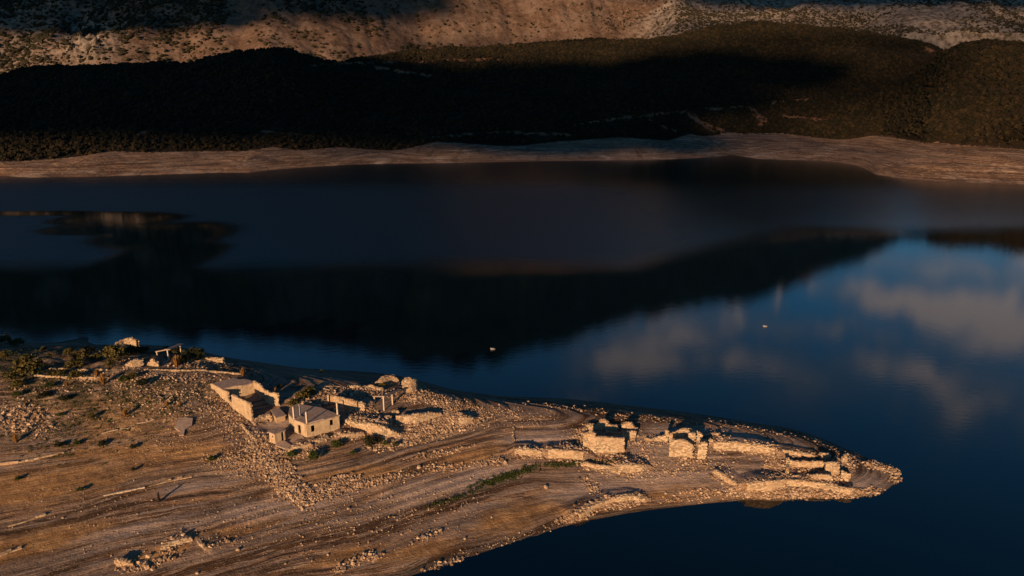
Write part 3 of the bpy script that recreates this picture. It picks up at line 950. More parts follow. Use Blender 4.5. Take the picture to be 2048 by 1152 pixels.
def masonry(root, pp, thick, rough=0.25, stone=(0.50, 0.30), mat=None, seed=0, depth=0.9, cap=True):
    """pp: list of (x, y, ztop) in world metres.  Core and stones become two parts of root."""
    r = np.random.RandomState(seed + 91)
    mat = mat or m_stone
    thick = thick * .72
    u, q = resample(pp, 0.35)
    n = len(u)
    d = np.gradient(q[:, :2], axis=0); d /= (np.hypot(d[:, 0], d[:, 1])[:, None] + 1e-9)
    nrm = np.stack([d[:, 1], -d[:, 0]], -1)
    g = Hh(q[:, 0], q[:, 1])
    if rough >= .28:
        dip = sm(vnoise(u / 1.6 + seed * 1.7, u * 0 + seed + 2, 6), .35, .85)
        q[:, 2] = g + (q[:, 2] - g) * (1 - .5 * dip)
    jag = fbm(u / 1.1 + seed * 3.7, u * 0 + seed, 3, seed + 5) * rough + fbm(u / 4.0 + seed, u * 0 + seed, 2, seed + 8) * rough * 1.6
    top = np.maximum(q[:, 2] + jag, g + 0.12)
    bot = g - depth
    L = q[:, :2] + nrm * thick / 2; Rr = q[:, :2] - nrm * thick / 2
    V_ = np.concatenate([np.c_[L, bot], np.c_[L, top - .03], np.c_[Rr, top - .03], np.c_[Rr, bot]])
    F_ = []
    for i in range(n - 1):
        for k in range(4):
            a, b2 = k, (k + 1) % 4
            F_.append([a * n + i, a * n + i + 1, b2 * n + i + 1, b2 * n + i])
    F_.append([0, n, 2 * n, 3 * n]); F_.append([n - 1, 4 * n - 1, 3 * n - 1, 2 * n - 1])
    loc = np.array(root.location)
    V_ = V_ - loc
    raw_mesh('wall_core', V_, np.array(F_), mat, {'tint': np.full(len(V_), -.25 if mat is not m_plaster else .4)}, parent=root)
    cen, size, rot = [], [], []
    total = u[-1]
    for side in (1, -1):
        k = 0
        zmin = float(g.min()) - .1
        z = zmin
        while z < top.max() + .1:
            hgt = stone[1] * (0.8 + .4 * r.rand())
            s = -0.1 * r.rand()
            while s < total:
                ln = stone[0] * (0.55 + .9 * r.rand())
                m = s + ln / 2
                if m < total + .1:
                    x, y = np.interp(m, u, q[:, 0]), np.interp(m, u, q[:, 1]); tp = np.interp(m, u, top); gg = np.interp(m, u, g)
                    if gg - .35 < z < tp - hgt * .5:
                        nx, ny = np.interp(m, u, nrm[:, 0]), np.interp(m, u, nrm[:, 1])
                        off = side * (thick / 2 - (.07 - .13 * r.rand() if mat is not m_plaster else .10 - .03 * r.rand()))
                        cen.append((x + nx * off, y + ny * off, z + hgt / 2)); size.append((ln * .96, .24, hgt * .95)); rot.append(math.atan2(-nx, ny) + r.randn() * .05)
                s += ln
            z += hgt
    if cap:
        s = 0
        while s < total:
            ln = stone[0] * (.6 + .8 * r.rand())
            x, y = np.interp(s, u, q[:, 0]), np.interp(s, u, q[:, 1]); tp = np.interp(s, u, top)
            nx, ny = np.interp(s, u, nrm[:, 0]), np.interp(s, u, nrm[:, 1])
            for _ in range(2):
                off = (r.rand() - .5) * thick * .9
                cen.append((x + nx * off, y + ny * off, tp + .05 * r.rand())); size.append((ln * .75, .2 + .16 * r.rand(), .12 + .3 * r.rand() ** 3)); rot.append(math.atan2(-nx, ny) + r.randn() * .4)
            s += ln * .9
    if cen:
        v, f, ti = stones_data(np.array(cen) - loc, np.array(size), rot_z(np.array(rot)), .09)
        o = raw_mesh('stonework', v, f, mat, {'tint': ti}, parent=root); o['kind'] = 'stuff'


WALL_PATHS = []


RETAIN = []


def wall_px(pts_, label, thick=0.6, cat='stone wall', name='ruined_wall', group=None, rough=.34, retain=False, **kw):
    """pts_: (px, py of foot, py of top)"""
    pp = []
    for px, pb, pt in pts_:
        g = G(px, pb)
        pp.append((g[0], g[1], float(zat(px, pt, g[1]))))
    c = pp[len(pp) // 2]
    e = empty(name, (c[0], c[1], float(Hh(c[0], c[1]))), label, cat, group)
    if retain or cat == 'stone row':
        RETAIN.append(pp); rough = min(rough, .12)
        if cat == 'stone row': thick = .36; kw.setdefault('cap', False)
    masonry(e, pp, thick, rough, seed=len(label) + int(pts_[0][0]), **kw)
    if cat in ('stone wall', 'stone block', 'stone pier', 'stone tower stub'): WALL_PATHS.append(pp)
    return e, pp


def prism(poly, z0, z1, mat, name, parent=None, org=(0, 0, 0), jag=0.0):
    poly = np.array([p[:2] for p in poly], float); n = len(poly)
    A = 0.5 * np.sum(poly[:, 0] * np.roll(poly[:, 1], -1) - np.roll(poly[:, 0], -1) * poly[:, 1])
    if A < 0: poly = poly[::-1]
    z0 = np.broadcast_to(z0, n); z1 = np.broadcast_to(z1, n)
    v = np.vstack([np.c_[poly, z0], np.c_[poly, z1]]) - np.array(org)
    me = bpy.data.meshes.new(name)
    faces = [list(range(n))[::-1], list(range(n, 2 * n))] + [[i, (i + 1) % n, (i + 1) % n + n, i + n] for i in range(n)]
    me.from_pydata(v.tolist(), [], faces); me.materials.append(mat); me.update()
    o = bpy.data.objects.new(name, me); C.objects.link(o)
    if parent is not None: o.parent = parent
    return o


def beam(p0, p1, w, h, mat, name, parent=None, org=(0, 0, 0), bev=0.03):
    """a squared bar from p0 to p1"""
    p0 = np.array(p0, float); p1 = np.array(p1, float); d = p1 - p0; L = np.linalg.norm(d); d /= L
    up_ = np.array([0, 0, 1.0]) if abs(d[2]) < .9 else np.array([0.36, 0.93, 0])
    a = np.cross(d, up_); a /= np.linalg.norm(a); b2 = np.cross(a, d)
    v = []
    for s in (0, 1):
        c = p0 + d * L * s
        for (i, j) in ((-1, -1), (1, -1), (1, 1), (-1, 1)):
            v.append(c + a * i * w / 2 + b2 * j * h / 2)
    v = np.array(v) - np.array(org)
    f = np.array([[0, 3, 2, 1], [4, 5, 6, 7], [0, 1, 5, 4], [1, 2, 6, 5], [2, 3, 7, 6], [3, 0, 4, 7]])
    return raw_mesh(name, v, f, mat, parent=parent)


def wall_open(p0, p1, z0, z1, thick, openings, mat, name, parent, org):
    """straight wall from p0 to p1 with rectangular openings (s0, s1, zb, zt) as fractions of its length"""
    p0 = np.array(p0[:2], float); p1 = np.array(p1[:2], float); d = p1 - p0; L = np.linalg.norm(d); d /= L; nn = np.array([d[1], -d[0]])
    cells = []
    s = 0.0
    for (a, b2, zb, zt) in sorted(openings):
        cells.append((s, a * L, z0, z1)); cells.append((a * L, b2 * L, z0, zb)); cells.append((a * L, b2 * L, zt, z1)); s = b2 * L
    cells.append((s, L, z0, z1))
    V_, F_ = [], []
    for (a, b2, c, e) in cells:
        if b2 - a < .01 or e - c < .01: continue
        k = len(V_)
        for zz in (c, e):
            for (ss, oo) in ((a, -1), (b2, -1), (b2, 1), (a, 1)):
                q = p0 + d * ss + nn * oo * thick / 2
                V_.append((q[0], q[1], zz))
        F_ += (CF + k).tolist()
    return raw_mesh(name, np.array(V_) - np.array(org), np.array(F_), mat, parent=parent)


# ================================================================== the roofed ruin
ZR = 13.6
A0 = P(423, 767, ZR); A1 = P(456, 783, ZR); B0 = P(464.5, 789.5, ZR); B1 = P(492, 801.5, ZR - .1); B2 = P(501.5, 807.5, ZR - .35)
rf = [P(423, 766.7, ZR + .25), P(443.5, 777.8, ZR + .25), P(452, 775.5, ZR + .25), P(468, 772, ZR + .25), P(484, 771, ZR + .25), P(497, 767.5, ZR + .25), P(509, 764, ZR + .25), P(497, 759.5, ZR + .25), P(489, 758, ZR + .25), P(479, 759, ZR + .25), P(467, 755.8, ZR + .25)]
ruin = empty('ruined_building', (B0[0], B0[1], float(Hh(B0[0], B0[1]))), 'tall ruin on the slope with a broken concrete roof slab left over one end', 'ruined building')
OR = np.array(ruin.location)


def part_root(name, parent, org):
    o = bpy.data.objects.new(name, None); C.objects.link(o); o.parent = parent
    return o


def masonry_part(root, name, pp, thick=.55, rough=.2, mat=None, seed=0, stone=(.42, .24), depth=.9, cap=True):
    o = bpy.data.objects.new(name, None); C.objects.link(o); o.parent = root
    class _L: pass
    before = set(bpy.data.objects)
    tmp = bpy.data.objects.new('tmp', None); tmp.location = root.location
    masonry(tmp, pp, thick, rough, stone, mat, seed, depth, cap)
    for ob in set(bpy.data.objects) - before:
        if ob is not tmp and ob.parent is tmp: ob.parent = o
    bpy.data.objects.remove(tmp)
    return o


masonry_part(ruin, 'downhill_wall', [tuple(A0), tuple(P(443, 777.6, ZR)), tuple(A1)], .5, .05, m_plaster, 1, (.6, .34), cap=False)
masonry_part(ruin, 'downhill_wall', [tuple(B0), tuple(B1), tuple(B2)], .6, .12, m_plaster, 2, (.6, .34), cap=False)
for (x_, yb) in ((A1, 0), (B0, 0)):
    pass
sill_z = float(Hh(A1[0], A1[1])) + .9
masonry_part(ruin, 'sill_wall', [(A1[0], A1[1], sill_z), (B0[0], B0[1], sill_z)], .5, .1, m_plaster, 6, (.5, .3))
D0 = P(508, 765.5, ZR); D1 = P(528, 779, ZR - .9)
masonry_part(ruin, 'cross_wall', [tuple(P(447, 777.5, ZR - .02)), tuple(P(484, 770.5, ZR - .02)), tuple(D0)], .45, .04, m_plaster, 3, (.55, .3), cap=False)
masonry_part(ruin, 'uphill_wall', [tuple(D0), tuple(P(519, 770.5, ZR - .1)), tuple(D1)], .5, .25, m_plaster, 4, (.5, .3))
masonry_part(ruin, 'end_wall', [tuple(P(530, 780.5, ZR - .6)), tuple(P(543, 785, ZR - .9)), tuple(P(555.5, 786, ZR - .8))], .55, .18, m_plaster, 5, (.5, .3))
g0 = P(467, 755.8, ZR)
masonry_part(ruin, 'back_wall', [tuple(A0), tuple(P(467, 756.2, ZR)), ], .45, .03, m_plaster, 7, (.55, .3), cap=False)
masonry_part(ruin, 'uphill_wall', [tuple(P(467.5, 756.4, ZR)), tuple(P(506, 764.5, ZR))], .45, .03, m_plaster, 8, (.55, .3), cap=False)
prism([p[:2] for p in rf], ZR + .02, ZR + .27, m_conc, 'roof_slab', ruin, OR)

wall_px([(484, 851, 849), (494, 864, 860), (503, 874, 869), (509, 881, 876)], 'low stepped retaining wall running down from the tall ruin to the outhouse', .4, rough=.08, retain=True)
wall_px([(506, 849, 843), (520, 842, 833), (533, 838, 827), (544, 838, 826)], 'collapsed stone wall between the tall ruin and the low slab', .9, rough=.3)

# low slab next to the ruin
sp = [(545.6, 827), (552, 835.5), (572.5, 830), (559, 816.4), (541, 819)]
zc_ = float(G(556, 842)[2]) + 1.5
lowroof = empty('collapsed_store', (*P(557, 828, zc_)[:2], zc_ - 1.5), 'low collapsed store with a flat slab roof behind the outhouse', 'ruined building')
OL = np.array(lowroof.location)
quad = [P(a, b_, zc_) for a, b_ in sp]
prism(quad, zc_ - .22, zc_, m_conc, 'roof_slab', lowroof, OL)
cq = np.mean([p[:2] for p in quad], axis=0)
qi = [cq + (np.array(p[:2]) - cq) * .86 for p in quad]
prism(qi, zc_ - 3.2, zc_ - .22, m_plaster, 'wall', lowroof, OL)

# ================================================================== concrete house with column stubs on its roof
Fb = G(615.5, 878); zF = float(zat(613.5, 848.5, Fb[1]))
house = empty('concrete_house', tuple(Fb), 'small square house with a flat roof, two dark windows and four column stubs on top', 'house')
OH = np.array(house.location)
roofp = [P(613.5, 848.5, zF), P(680, 830, zF), P(643, 815, zF), P(619.7, 811.3, zF), P(594.7, 806.7, zF), P(578.5, 816, zF), P(576.5, 827.5, zF), P(587, 838.6, zF)]
prism(roofp, zF - .25, zF, m_conc, 'roof_slab', house, OH)
rc = np.mean([p[:2] for p in roofp], axis=0)
ins = [rc + (np.array(p[:2]) - rc) * .962 for p in roofp]
zb = min(float(Hh(p[0], p[1])) for p in ins) - .6
zt_ = zF - .25


def frac_z(px, py, p0, p1):
    """fraction along wall p0-p1 and height where a photo pixel meets the wall's plane"""
    a, b_, c = ray(px, py); d = np.array(p1) - np.array(p0)
    M = np.array([[a, -d[0]], [b_, -d[1]]], float)
    tt, s = np.linalg.solve(M, np.array(p0, float))
    return float(s), float(CAMZ + c * tt)


ops = []
for (xl, yt, xr, yb) in ((621.0, 850.0, 629.8, 863.2), (658.6, 838.4, 666.6, 850.2)):
    s0, z1_ = frac_z(xl, yt, ins[0], ins[1]); s1, z0_ = frac_z(xr, yb, ins[0], ins[1])
    zc1 = frac_z((xl + xr) / 2, yt, ins[0], ins[1])[1]; zc0 = frac_z((xl + xr) / 2, yb, ins[0], ins[1])[1]
    ops.append((s0, s1, zc0, zc1))
wall_open(ins[0], ins[1], zb, zt_, .28, ops, m_plaster, 'front_wall', house, OH)
s0, zd1 = frac_z(599.5, 849, ins[0], ins[7]); s1, _ = frac_z(601.6, 849, ins[0], ins[7])
sa, sb = min(s0, s1), max(s0, s1)
wall_open(ins[0], ins[7], zb, zt_, .28, [(sa, sa + .22, float(Hh(*ins[7])) + .1, zd1 - .1)], m_plaster, 'side_wall', house, OH)
for i_, j_ in ((7, 6), (6, 5), (5, 4), (4, 3), (3, 2), (2, 1)):
    wall_open(ins[i_], ins[j_], zb, zt_, .26, [], m_plaster, 'rear_wall', house, OH)
for (s0, s1, c0, c1_) in ops:          # sills and lintels proud of the wall
    d = np.array(ins[1]) - np.array(ins[0]); nn = np.array([d[1], -d[0]]) / np.linalg.norm(d)
    for zz, nm, hh_ in ((c0 - .05, 'window_sill', .12), (c1_ + .08, 'lintel', .16)):
        p0_ = np.array(ins[0]) + d * (s0 - .012) + nn * .14; p1_ = np.array(ins[0]) + d * (s1 + .012) + nn * .14
        beam((*p0_, zz), (*p1_, zz), .14, hh_, m_post, nm, house, OH)
for (bx, by, ty2) in ((588.5, 838, 813.6), (600, 831.3, 809.3), (614.2, 846.5, 823.6), (675.5, 828.5, 805.8)):
    pb_ = P(bx, by, zF)
    zt2 = float(zat(bx - 1, ty2, pb_[1]))
    beam((pb_[0], pb_[1], zF - .05), (pb_[0], pb_[1], zt2), .34, .34, m_post, 'column_stub', house, OH)
# raised curb strip on the roof between the two rear stubs, and the concrete upstand
k0 = P(589, 838.2, zF); k1 = P(603, 833, zF)
beam((k0[0], k0[1], zF + .1), (k1[0], k1[1], zF + .1), .7, .2, m_conc, 'roof_curb', house, OH)
k0 = P(617, 846.8, zF); k1 = P(648, 838, zF)
beam((k0[0], k0[1], zF + .06), (k1[0], k1[1], zF + .06), .2, .12, m_post, 'roof_curb', house, OH)

# ================================================================== outhouse
Ob = G(554, 892)
zo = float(zat(548.6, 868.2, Ob[1] + .2))
outh = empty('outhouse', tuple(Ob), 'tiny flat-roofed outhouse with one dark doorway beside the concrete house', 'outhouse')
OO = np.array(outh.location)
orf = [P(536, 863.5, zo), P(549, 868, zo), P(571.5, 860, zo), P(557, 853, zo)]
prism(orf, zo - .2, zo, m_conc, 'roof_slab', outh, OO)
oc = np.mean([p[:2] for p in orf], axis=0)
oi = [oc + (np.array(p[:2]) - oc) * .86 for p in orf]
zb = min(float(Hh(*p)) for p in oi) - .5
s0, zz1 = frac_z(561.5, 863.5, oi[1], oi[2]); s1, _ = frac_z(566.5, 863.5, oi[1], oi[2])
wall_open(oi[1], oi[2], zb, zo - .2, .2, [(s0, s1, float(Hh(*oi[1])) + .15, zz1)], m_plaster, 'door_wall', outh, OO)
s0, zz1 = frac_z(546, 867.5, oi[0], oi[1]); s1, zz0 = frac_z(548.3, 872, oi[0], oi[1])
s0 = max(.25, min(s0, .5)); wall_open(oi[0], oi[1], zb, zo - .2, .2, [(s0, s0 + .2, zo - 1.15, zo - .65)], m_plaster, 'side_wall', outh, OO)
wall_open(oi[2], oi[3], zb, zo - .2, .2, [], m_plaster, 'rear_wall', outh, OO)
wall_open(oi[3], oi[0], zb, zo - .2, .2, [], m_plaster, 'rear_wall', outh, OO)


def slab_px(poly, label, lift=.25, th=.28, name='concrete_slab', cat='slab', mat=None, tilt=True):
    pp = [G(a, b_) for a, b_ in poly]
    c = np.mean(pp, axis=0)
    A_ = np.c_[np.array(pp)[:, :2] - c[:2], np.ones(len(pp))]
    co, *_ = np.linalg.lstsq(A_, np.array(pp)[:, 2], rcond=None)
    top = A_ @ co + lift
    n = len(pp); poly2 = np.array(pp)[:, :2]
    Ar = 0.5 * np.sum(poly2[:, 0] * np.roll(poly2[:, 1], -1) - np.roll(poly2[:, 0], -1) * poly2[:, 1])
    if Ar < 0: poly2 = poly2[::-1]; top = top[::-1]
    o = prism(poly2, top - th, top, mat or m_conc, name, None, (*c[:2], 0))
    o.location = (float(c[0]), float(c[1]), 0)
    return tag(o, label, cat)


slab_px([(551, 895), (558, 888), (569, 885), (585, 896), (573, 902)], 'tilted triangular concrete slab lying at the foot of the outhouse', .55)
slab_px([(576, 886), (590, 874), (601, 868), (610, 880), (616, 884), (587, 893)], 'flat concrete terrace slab between the outhouse and the house', .25)
slab_px([(349, 858), (358, 839), (371, 838), (386, 840), (384, 853), (370, 862), (368, 873), (358, 874), (360, 866)], 'broken brown concrete slab lying alone on the open slope', .45, .3)
slab_px([(0, 832), (9, 840), (4, 845), (0, 842)], 'pale fallen slab in the stone heap at the edge of the slope', .5)


# ================================================================== concrete frames
def frame_obj(label, posts, beams_, name='concrete_pergola', w=.32, parapet=None):
    """posts: (px, py foot, py top); beams: pairs of (px, py, reference post index) at the top"""
    base = G(posts[0][0], posts[0][1])
    e = empty(name, tuple(base), label, 'concrete frame')
    og = np.array(e.location)
    tops = []
    for (px, pb, pt) in posts:
        g = G(px, pb); zt = float(zat(px, pt, g[1])); tops.append((g[0], g[1], zt))
        beam((g[0], g[1], g[2] - .5), (g[0], g[1], zt), w, w, m_post, 'post', e, og)
    for (i, j, ex0, ex1, bw, bh) in beams_:
        a = np.array(tops[i]); b_ = np.array(tops[j]); d = b_ - a
        beam(a - d * ex0 + [0, 0, bh / 2], b_ + d * ex1 + [0, 0, bh / 2], bw, bh, m_conc, 'beam', e, og)
    return e


frame_obj('bare concrete frame with a sloping roof strip on the crest above the blue water', [(338, 721, 700), (363.5, 712, 689.5), (315, 711, 704)],
          [(0, 1, .02, .06, 1.5, .25), (2, 0, .1, .0, .35, .28)])
frame_obj('concrete post and beam frame standing among the rubble below the round stone stub', [(768.5, 821, 794), (785.5, 809, 787), (749.5, 803, 793.5)],
          [(0, 1, .05, .95, .7, .3), (2, 0, .15, 0, .35, .28)])

# ================================================================== the stone walls
wall_px([(1167, 900, 868), (1178, 903, 865), (1189, 905, 866), (1190.5, 905.5, 874), (1225, 906, 875), (1247, 905, 876)], 'tallest and widest standing stone wall, its upper left corner higher, on the middle of the point', .7, rough=.12)
wall_px([(1172, 858, 845), (1185, 858, 841), (1210, 858, 841), (1235, 859, 844)], 'long low stone wall directly behind the widest standing wall', .9)
wall_px([(1244, 860, 847), (1262, 862, 846), (1273, 866, 855)], 'crumbling wall corner up and right of the widest standing wall', .8)
wall_px([(1246, 875, 862), (1258, 876, 862), (1271, 877, 866)], 'short stone wall abutting the right end of the widest standing wall', .6)
wall_px([(1170, 862, 853), (1165, 880, 870), (1163, 898, 890)], 'collapsed side wall trailing down the left of the widest standing wall', 1.0, rough=.4)
wall_px([(1030, 908, 897), (1052, 910, 897), (1083, 911, 902)], 'low terrace wall, the leftmost of the row leading to the widest wall', .7, retain=True)
wall_px([(1097, 914, 899), (1130, 917, 900), (1166, 918, 904)], 'low terrace wall ending at the foot of the widest standing wall', .7, retain=True)
wall_px([(1027, 856, 853), (1026, 875, 873.5), (1030, 900, 898)], 'thin line of stones running straight up the slope from the terrace wall', .35, rough=.05, cat='stone row', name='stone_row')
wall_px([(1163, 931, 924), (1190, 936, 927), (1233, 944, 931)], 'long low wall on the slope right below the widest standing wall', .6)
wall_px([(1236, 944, 930), (1260, 944, 928), (1285, 940, 929)], 'rough right-hand continuation of the long low wall below the widest wall', .9, retain=True)
wall_px([(1292, 881, 871), (1312, 881, 869), (1332, 882, 870)], 'low wall with a taller right end, left of the doorway ruin', .6)
wall_px([(1330, 882, 861), (1335, 882, 861)], 'narrow upright pier of masonry at the left corner of the doorway ruin', .7, cat='stone pier', name='stone_pier', rough=.03)
wall_px([(1338, 911, 882), (1352, 912, 880), (1366, 913, 880), (1375, 914, 886), (1383, 914, 892)], 'front wall of the doorway ruin, left of its dark door gap', .65, rough=.1)
wall_px([(1394.5, 916, 890), (1402, 917, 886), (1410, 918, 887)], 'narrow front wall piece right of the dark door gap', .65, rough=.1)
wall_px([(1338, 881, 869), (1350, 881, 863), (1365, 881, 857), (1380, 882, 857), (1392, 883, 861), (1404, 884, 869)], 'arched-topped back wall of the doorway ruin', .6, rough=.15)
wall_px([(1375, 897, 865), (1387, 898, 866)], 'tall inner wall block in the middle of the doorway ruin', .6, rough=.1)
wall_px([(1407, 890, 878), (1420, 891, 876), (1433, 892, 882)], 'rough stone wall stub just right of the doorway ruin', .8)
wall_px([(1404, 873, 867), (1425, 872, 866), (1437, 876, 868)], 'low rubble wall behind the right side of the doorway ruin', .8)
e_, _ = wall_px([(1427, 897, 886), (1450, 898, 884), (1480, 900, 885), (1515, 904, 888), (1547, 908, 897)], 'long low wall above the smooth pale terrace', .8, retain=True)
wall_px([(1430, 947, 941), (1445, 958, 949), (1458, 966, 957), (1473, 974, 968)], 'stone wall running down diagonally from the smooth pale terrace', .7, retain=True)
wall_px([(1493, 983, 967), (1515, 983, 963), (1540, 982, 962), (1568, 971, 959)], 'broad shoreline wall left of the end ruin', .7, rough=.15, retain=True)
wall_px([(1572, 970, 960), (1600, 972, 961), (1630, 976, 964), (1662, 981, 969)], 'straight front wall of the end ruin above the rubble bank', .7, rough=.06, retain=True)
wall_px([(1620, 964, 953), (1632, 965, 951), (1645, 966, 950), (1662, 967, 953)], 'upper ledge wall standing just behind the front wall of the end ruin', .7, rough=.2)
wall_px([(1574, 929, 917), (1574, 942, 931), (1573, 958, 950)], 'left side wall of the end ruin, running away from the water', .7)
wall_px([(1578, 930, 918), (1600, 933, 921), (1617, 934, 922), (1645, 935, 926)], 'back wall of the end ruin behind the dark interior', .6)
wall_px([(1649, 947, 926), (1662, 948, 925), (1675, 949, 927)], 'right wall of the end ruin with a small dark hole', .6, rough=.1)
wall_px([(1565, 906, 899), (1590, 910, 903), (1628, 916, 910)], 'thin wall along the terrace behind the end ruin', .6, retain=True)
wall_px([(1640, 914, 907), (1659, 916, 909)], 'short stub of wall behind the right side of the end ruin', .8)
wall_px([(1683, 925, 921), (1686.5, 925, 908), (1688, 925, 908), (1693, 925, 921)], 'pointed spire of leftover masonry near the tip of the point', .6, cat='stone pier', name='stone_pier', rough=.1)
wall_px([(1662, 978, 970), (1680, 985, 976), (1700, 989, 978), (1703, 975, 968)], 'corner wall closing the end ruin towards the tip', .7)
wall_px([(1683, 955, 943), (1697, 962, 952)], 'broken wall stub between the end ruin and the bare tip', .8, rough=.3)
wall_px([(1157, 1036, 1026), (1180, 1019, 1010), (1220, 1004, 995), (1262, 999, 990), (1290, 1001, 995)], 'long curved shoreline wall of loose stones at the near water edge', 1.1, rough=.2, retain=True)
wall_px([(657, 802, 791), (672, 807, 793), (690, 812, 797), (712, 817, 801), (730, 821, 806)], 'stone wall behind the concrete house, crossed by a column shadow', .6, rough=.12)
wall_px([(730, 818, 807), (748, 808, 800)], 'low continuation of the wall leading to the post and beam frame', .6)
wall_px([(690, 845, 837), (715, 855, 844), (745, 867, 848), (770, 873, 854), (800, 873, 868)], 'long sunlit retaining wall descending to the right of the concrete house', .7, rough=.12, retain=True)
wall_px([(793, 845, 832), (815, 846, 830), (835, 845, 828), (860, 838, 824), (882, 830, 826)], 'curved stone wall below the post and beam frame', .7, rough=.15)
wall_px([(771, 845, 833), (783, 845, 833)], 'square masonry block left of the curved stone wall', .8, cat='stone block', name='masonry_block', rough=.05)
wall_px([(684, 878, 868), (700, 877, 867), (727, 870, 866)], 'low stone wall remnant right in front of the concrete house', .7, retain=True)
wall_px([(619, 888, 881), (640, 884, 879), (655, 876, 871)], 'rough footing wall under the front of the concrete house', .8, retain=True)
wall_px([(577, 903, 899), (600, 899, 889), (622, 893, 886)], 'sunlit earth and stone bank below the terrace slab', .9, retain=True)
wall_px([(806, 783, 762), (812, 783, 756), (820, 783, 754.5), (828, 781, 757), (830, 778, 760)], 'round stub of a thick stone tower beside the dark crest', 1.6, cat='stone tower stub', name='tower_stub', rough=.15)
wall_px([(755, 769, 765), (765, 768, 756), (778, 766, 751), (789, 766, 752), (795, 766, 758)], 'humped curved wall remnant on the crest left of the round stub', 1.2, rough=.2)
wall_px([(785, 829, 823), (797, 830, 823)], 'rounded masonry lump in the middle of the rubble yard', 1.0, cat='stone block', name='masonry_block', rough=.1)
wall_px([(919, 849, 838), (930, 847, 833), (944, 842, 834)], 'short bright wall end at the right of the rubble field', .8, retain=True)
wall_px([(600, 806, 800), (620, 812, 803), (640, 817, 811)], 'stone wall just behind the roof of the concrete house', .7)
wall_px([(700, 776, 772), (740, 775, 771), (765, 783, 778)], 'faint pale wall line behind the walled rubble yard', .5)
wall_px([(234, 700, 686), (250, 699, 680), (266, 698, 675), (277, 699, 682)], 'pale wall remnant standing on the skyline crest against dark water', 1.0, rough=.15)
wall_px([(404, 719, 713), (428, 724, 717), (447, 727, 717)], 'stepped end of a wall on the crest right of the bare concrete frame', .7, rough=.1)
wall_px([(295, 729, 717), (308, 731, 718), (318, 733, 727)], 'stone block wall left of the crest frame, half buried in rubble', .8)
wall_px([(254, 733, 727), (270, 733, 717), (285, 731, 719)], 'broad collapsed wall with stones spilling left of the crest frame', 1.3, rough=.3)
wall_px([(321, 1098, 1094), (345, 1091, 1083), (368, 1083, 1074), (386, 1079, 1074)], 'slanting patch of old stone wall on the near lower slope', .9, rough=.1, retain=True)
wall_px([(233, 1124, 1116), (247, 1131, 1120), (265, 1129, 1123)], 'small ruined wall with a dark hollow behind it on the near lower slope', .9, rough=.15)
wall_px([(396, 1080, 1076), (401, 1090, 1085), (411, 1098, 1093)], 'bent line of stones right of the slanting wall patch', .6, cat='stone row', name='stone_row')
wall_px([(208, 991, 989), (240, 985, 983), (290, 975, 973)], 'bright pale stone kerb line on the near slope, the straightest one', .5, cat='stone row', name='stone_row', rough=.05, mat=m_post)
wall_px([(298, 972, 970), (340, 962, 960), (385, 953, 951)], 'broken row of pale stones continuing the straight kerb line', .4, cat='stone row', name='stone_row', rough=.1)
wall_px([(17, 1053, 1051), (55, 1041, 1039), (88, 1031, 1028)], 'pale stone streak near the lower part of the slope', .5, cat='stone row', name='stone_row', rough=.08)
wall_px([(0, 1112, 1109), (20, 1104, 1101), (40, 1097, 1095)], 'row of pale stones at the foot of the slope', .5, cat='stone row', name='stone_row', rough=.12)
wall_px([(0, 930, 926), (60, 922, 919), (127, 905, 903)], 'long low stone terrace edge below the heap of boulders', .7, cat='stone row', name='stone_row', rough=.1)
wall_px([(100, 738, 736.5), (160, 741, 739.5), (215, 741, 739.5)], 'upper thin terrace edge crossing the bushy hilltop', .3, cat='terrace wall', name='terrace_wall', rough=.03, retain=True)
wall_px([(70, 752, 750), (130, 757, 754), (170, 758, 755), (212, 756, 754)], 'lower thin terrace edge with stones piled on it on the bushy hilltop', .3, cat='terrace wall', name='terrace_wall', rough=.05, retain=True)
wall_px([(290, 741, 739), (360, 742, 740), (430, 745, 743), (480, 749, 747)], 'dark terrace edge running right below the crest frame', .3, cat='terrace wall', name='terrace_wall', rough=.03)
wall_px([(369, 724, 722.5), (400, 723, 721.5), (429, 724, 722.5)], 'thin pale kerb right of the orange bush at the crest frame', .3, cat='kerb', name='stone_kerb', rough=.02)

# earth held back by the terrace walls: the ground behind each stands level with its top
for pp in RETAIN:
    u, q = resample(pp, 0.5)
    x0_, x1_ = q[:, 0].min() - 6, q[:, 0].max() + 6; y0_, y1_ = q[:, 1].min() - 2, q[:, 1].max() + 16
    ii = np.nonzero((ax_x > x0_) & (ax_x < x1_))[0]; jj = np.nonzero((ax_y > y0_) & (ax_y < y1_))[0]
    sl = np.ix_(jj, ii)
    gx_, gy_, gz_ = GX[sl], GY[sl], GZ[sl]
    d2 = (gx_[..., None] - q[:, 0]) ** 2 + (gy_[..., None] - q[:, 1]) ** 2
    k = d2.argmin(-1); dist = np.sqrt(d2.min(-1))
    td = np.gradient(q[:, :2], axis=0); td /= np.hypot(td[:, 0], td[:, 1])[:, None] + 1e-9
    nrm_ = np.stack([-td[:, 1], td[:, 0]], -1)
    nrm_ *= np.sign(nrm_[:, 1:2] + nrm_[:, :1] * -.4 + 1e-6)
    side = (gx_ - q[k, 0]) * nrm_[k, 0] + (gy_ - q[k, 1]) * nrm_[k, 1]
    lat = np.sqrt(np.maximum(dist ** 2 - side ** 2, 0))
    fill = q[k, 2] - .12 - .22 * np.maximum(side - 2.5, 0) - .5 * np.maximum(lat - .4, 0) + .05 * fbm(gx_ / 1.5, gy_ / 1.5, 2, 7)
    GZ[sl] = np.where((side > .05) & (dist < 15), np.maximum(gz_, fill), gz_)
co_ = np.stack([GX, GY, GZ], -1).reshape(-1).astype(np.float32)
land_o.data.vertices.foreach_set('co', co_); land_o.data.update()

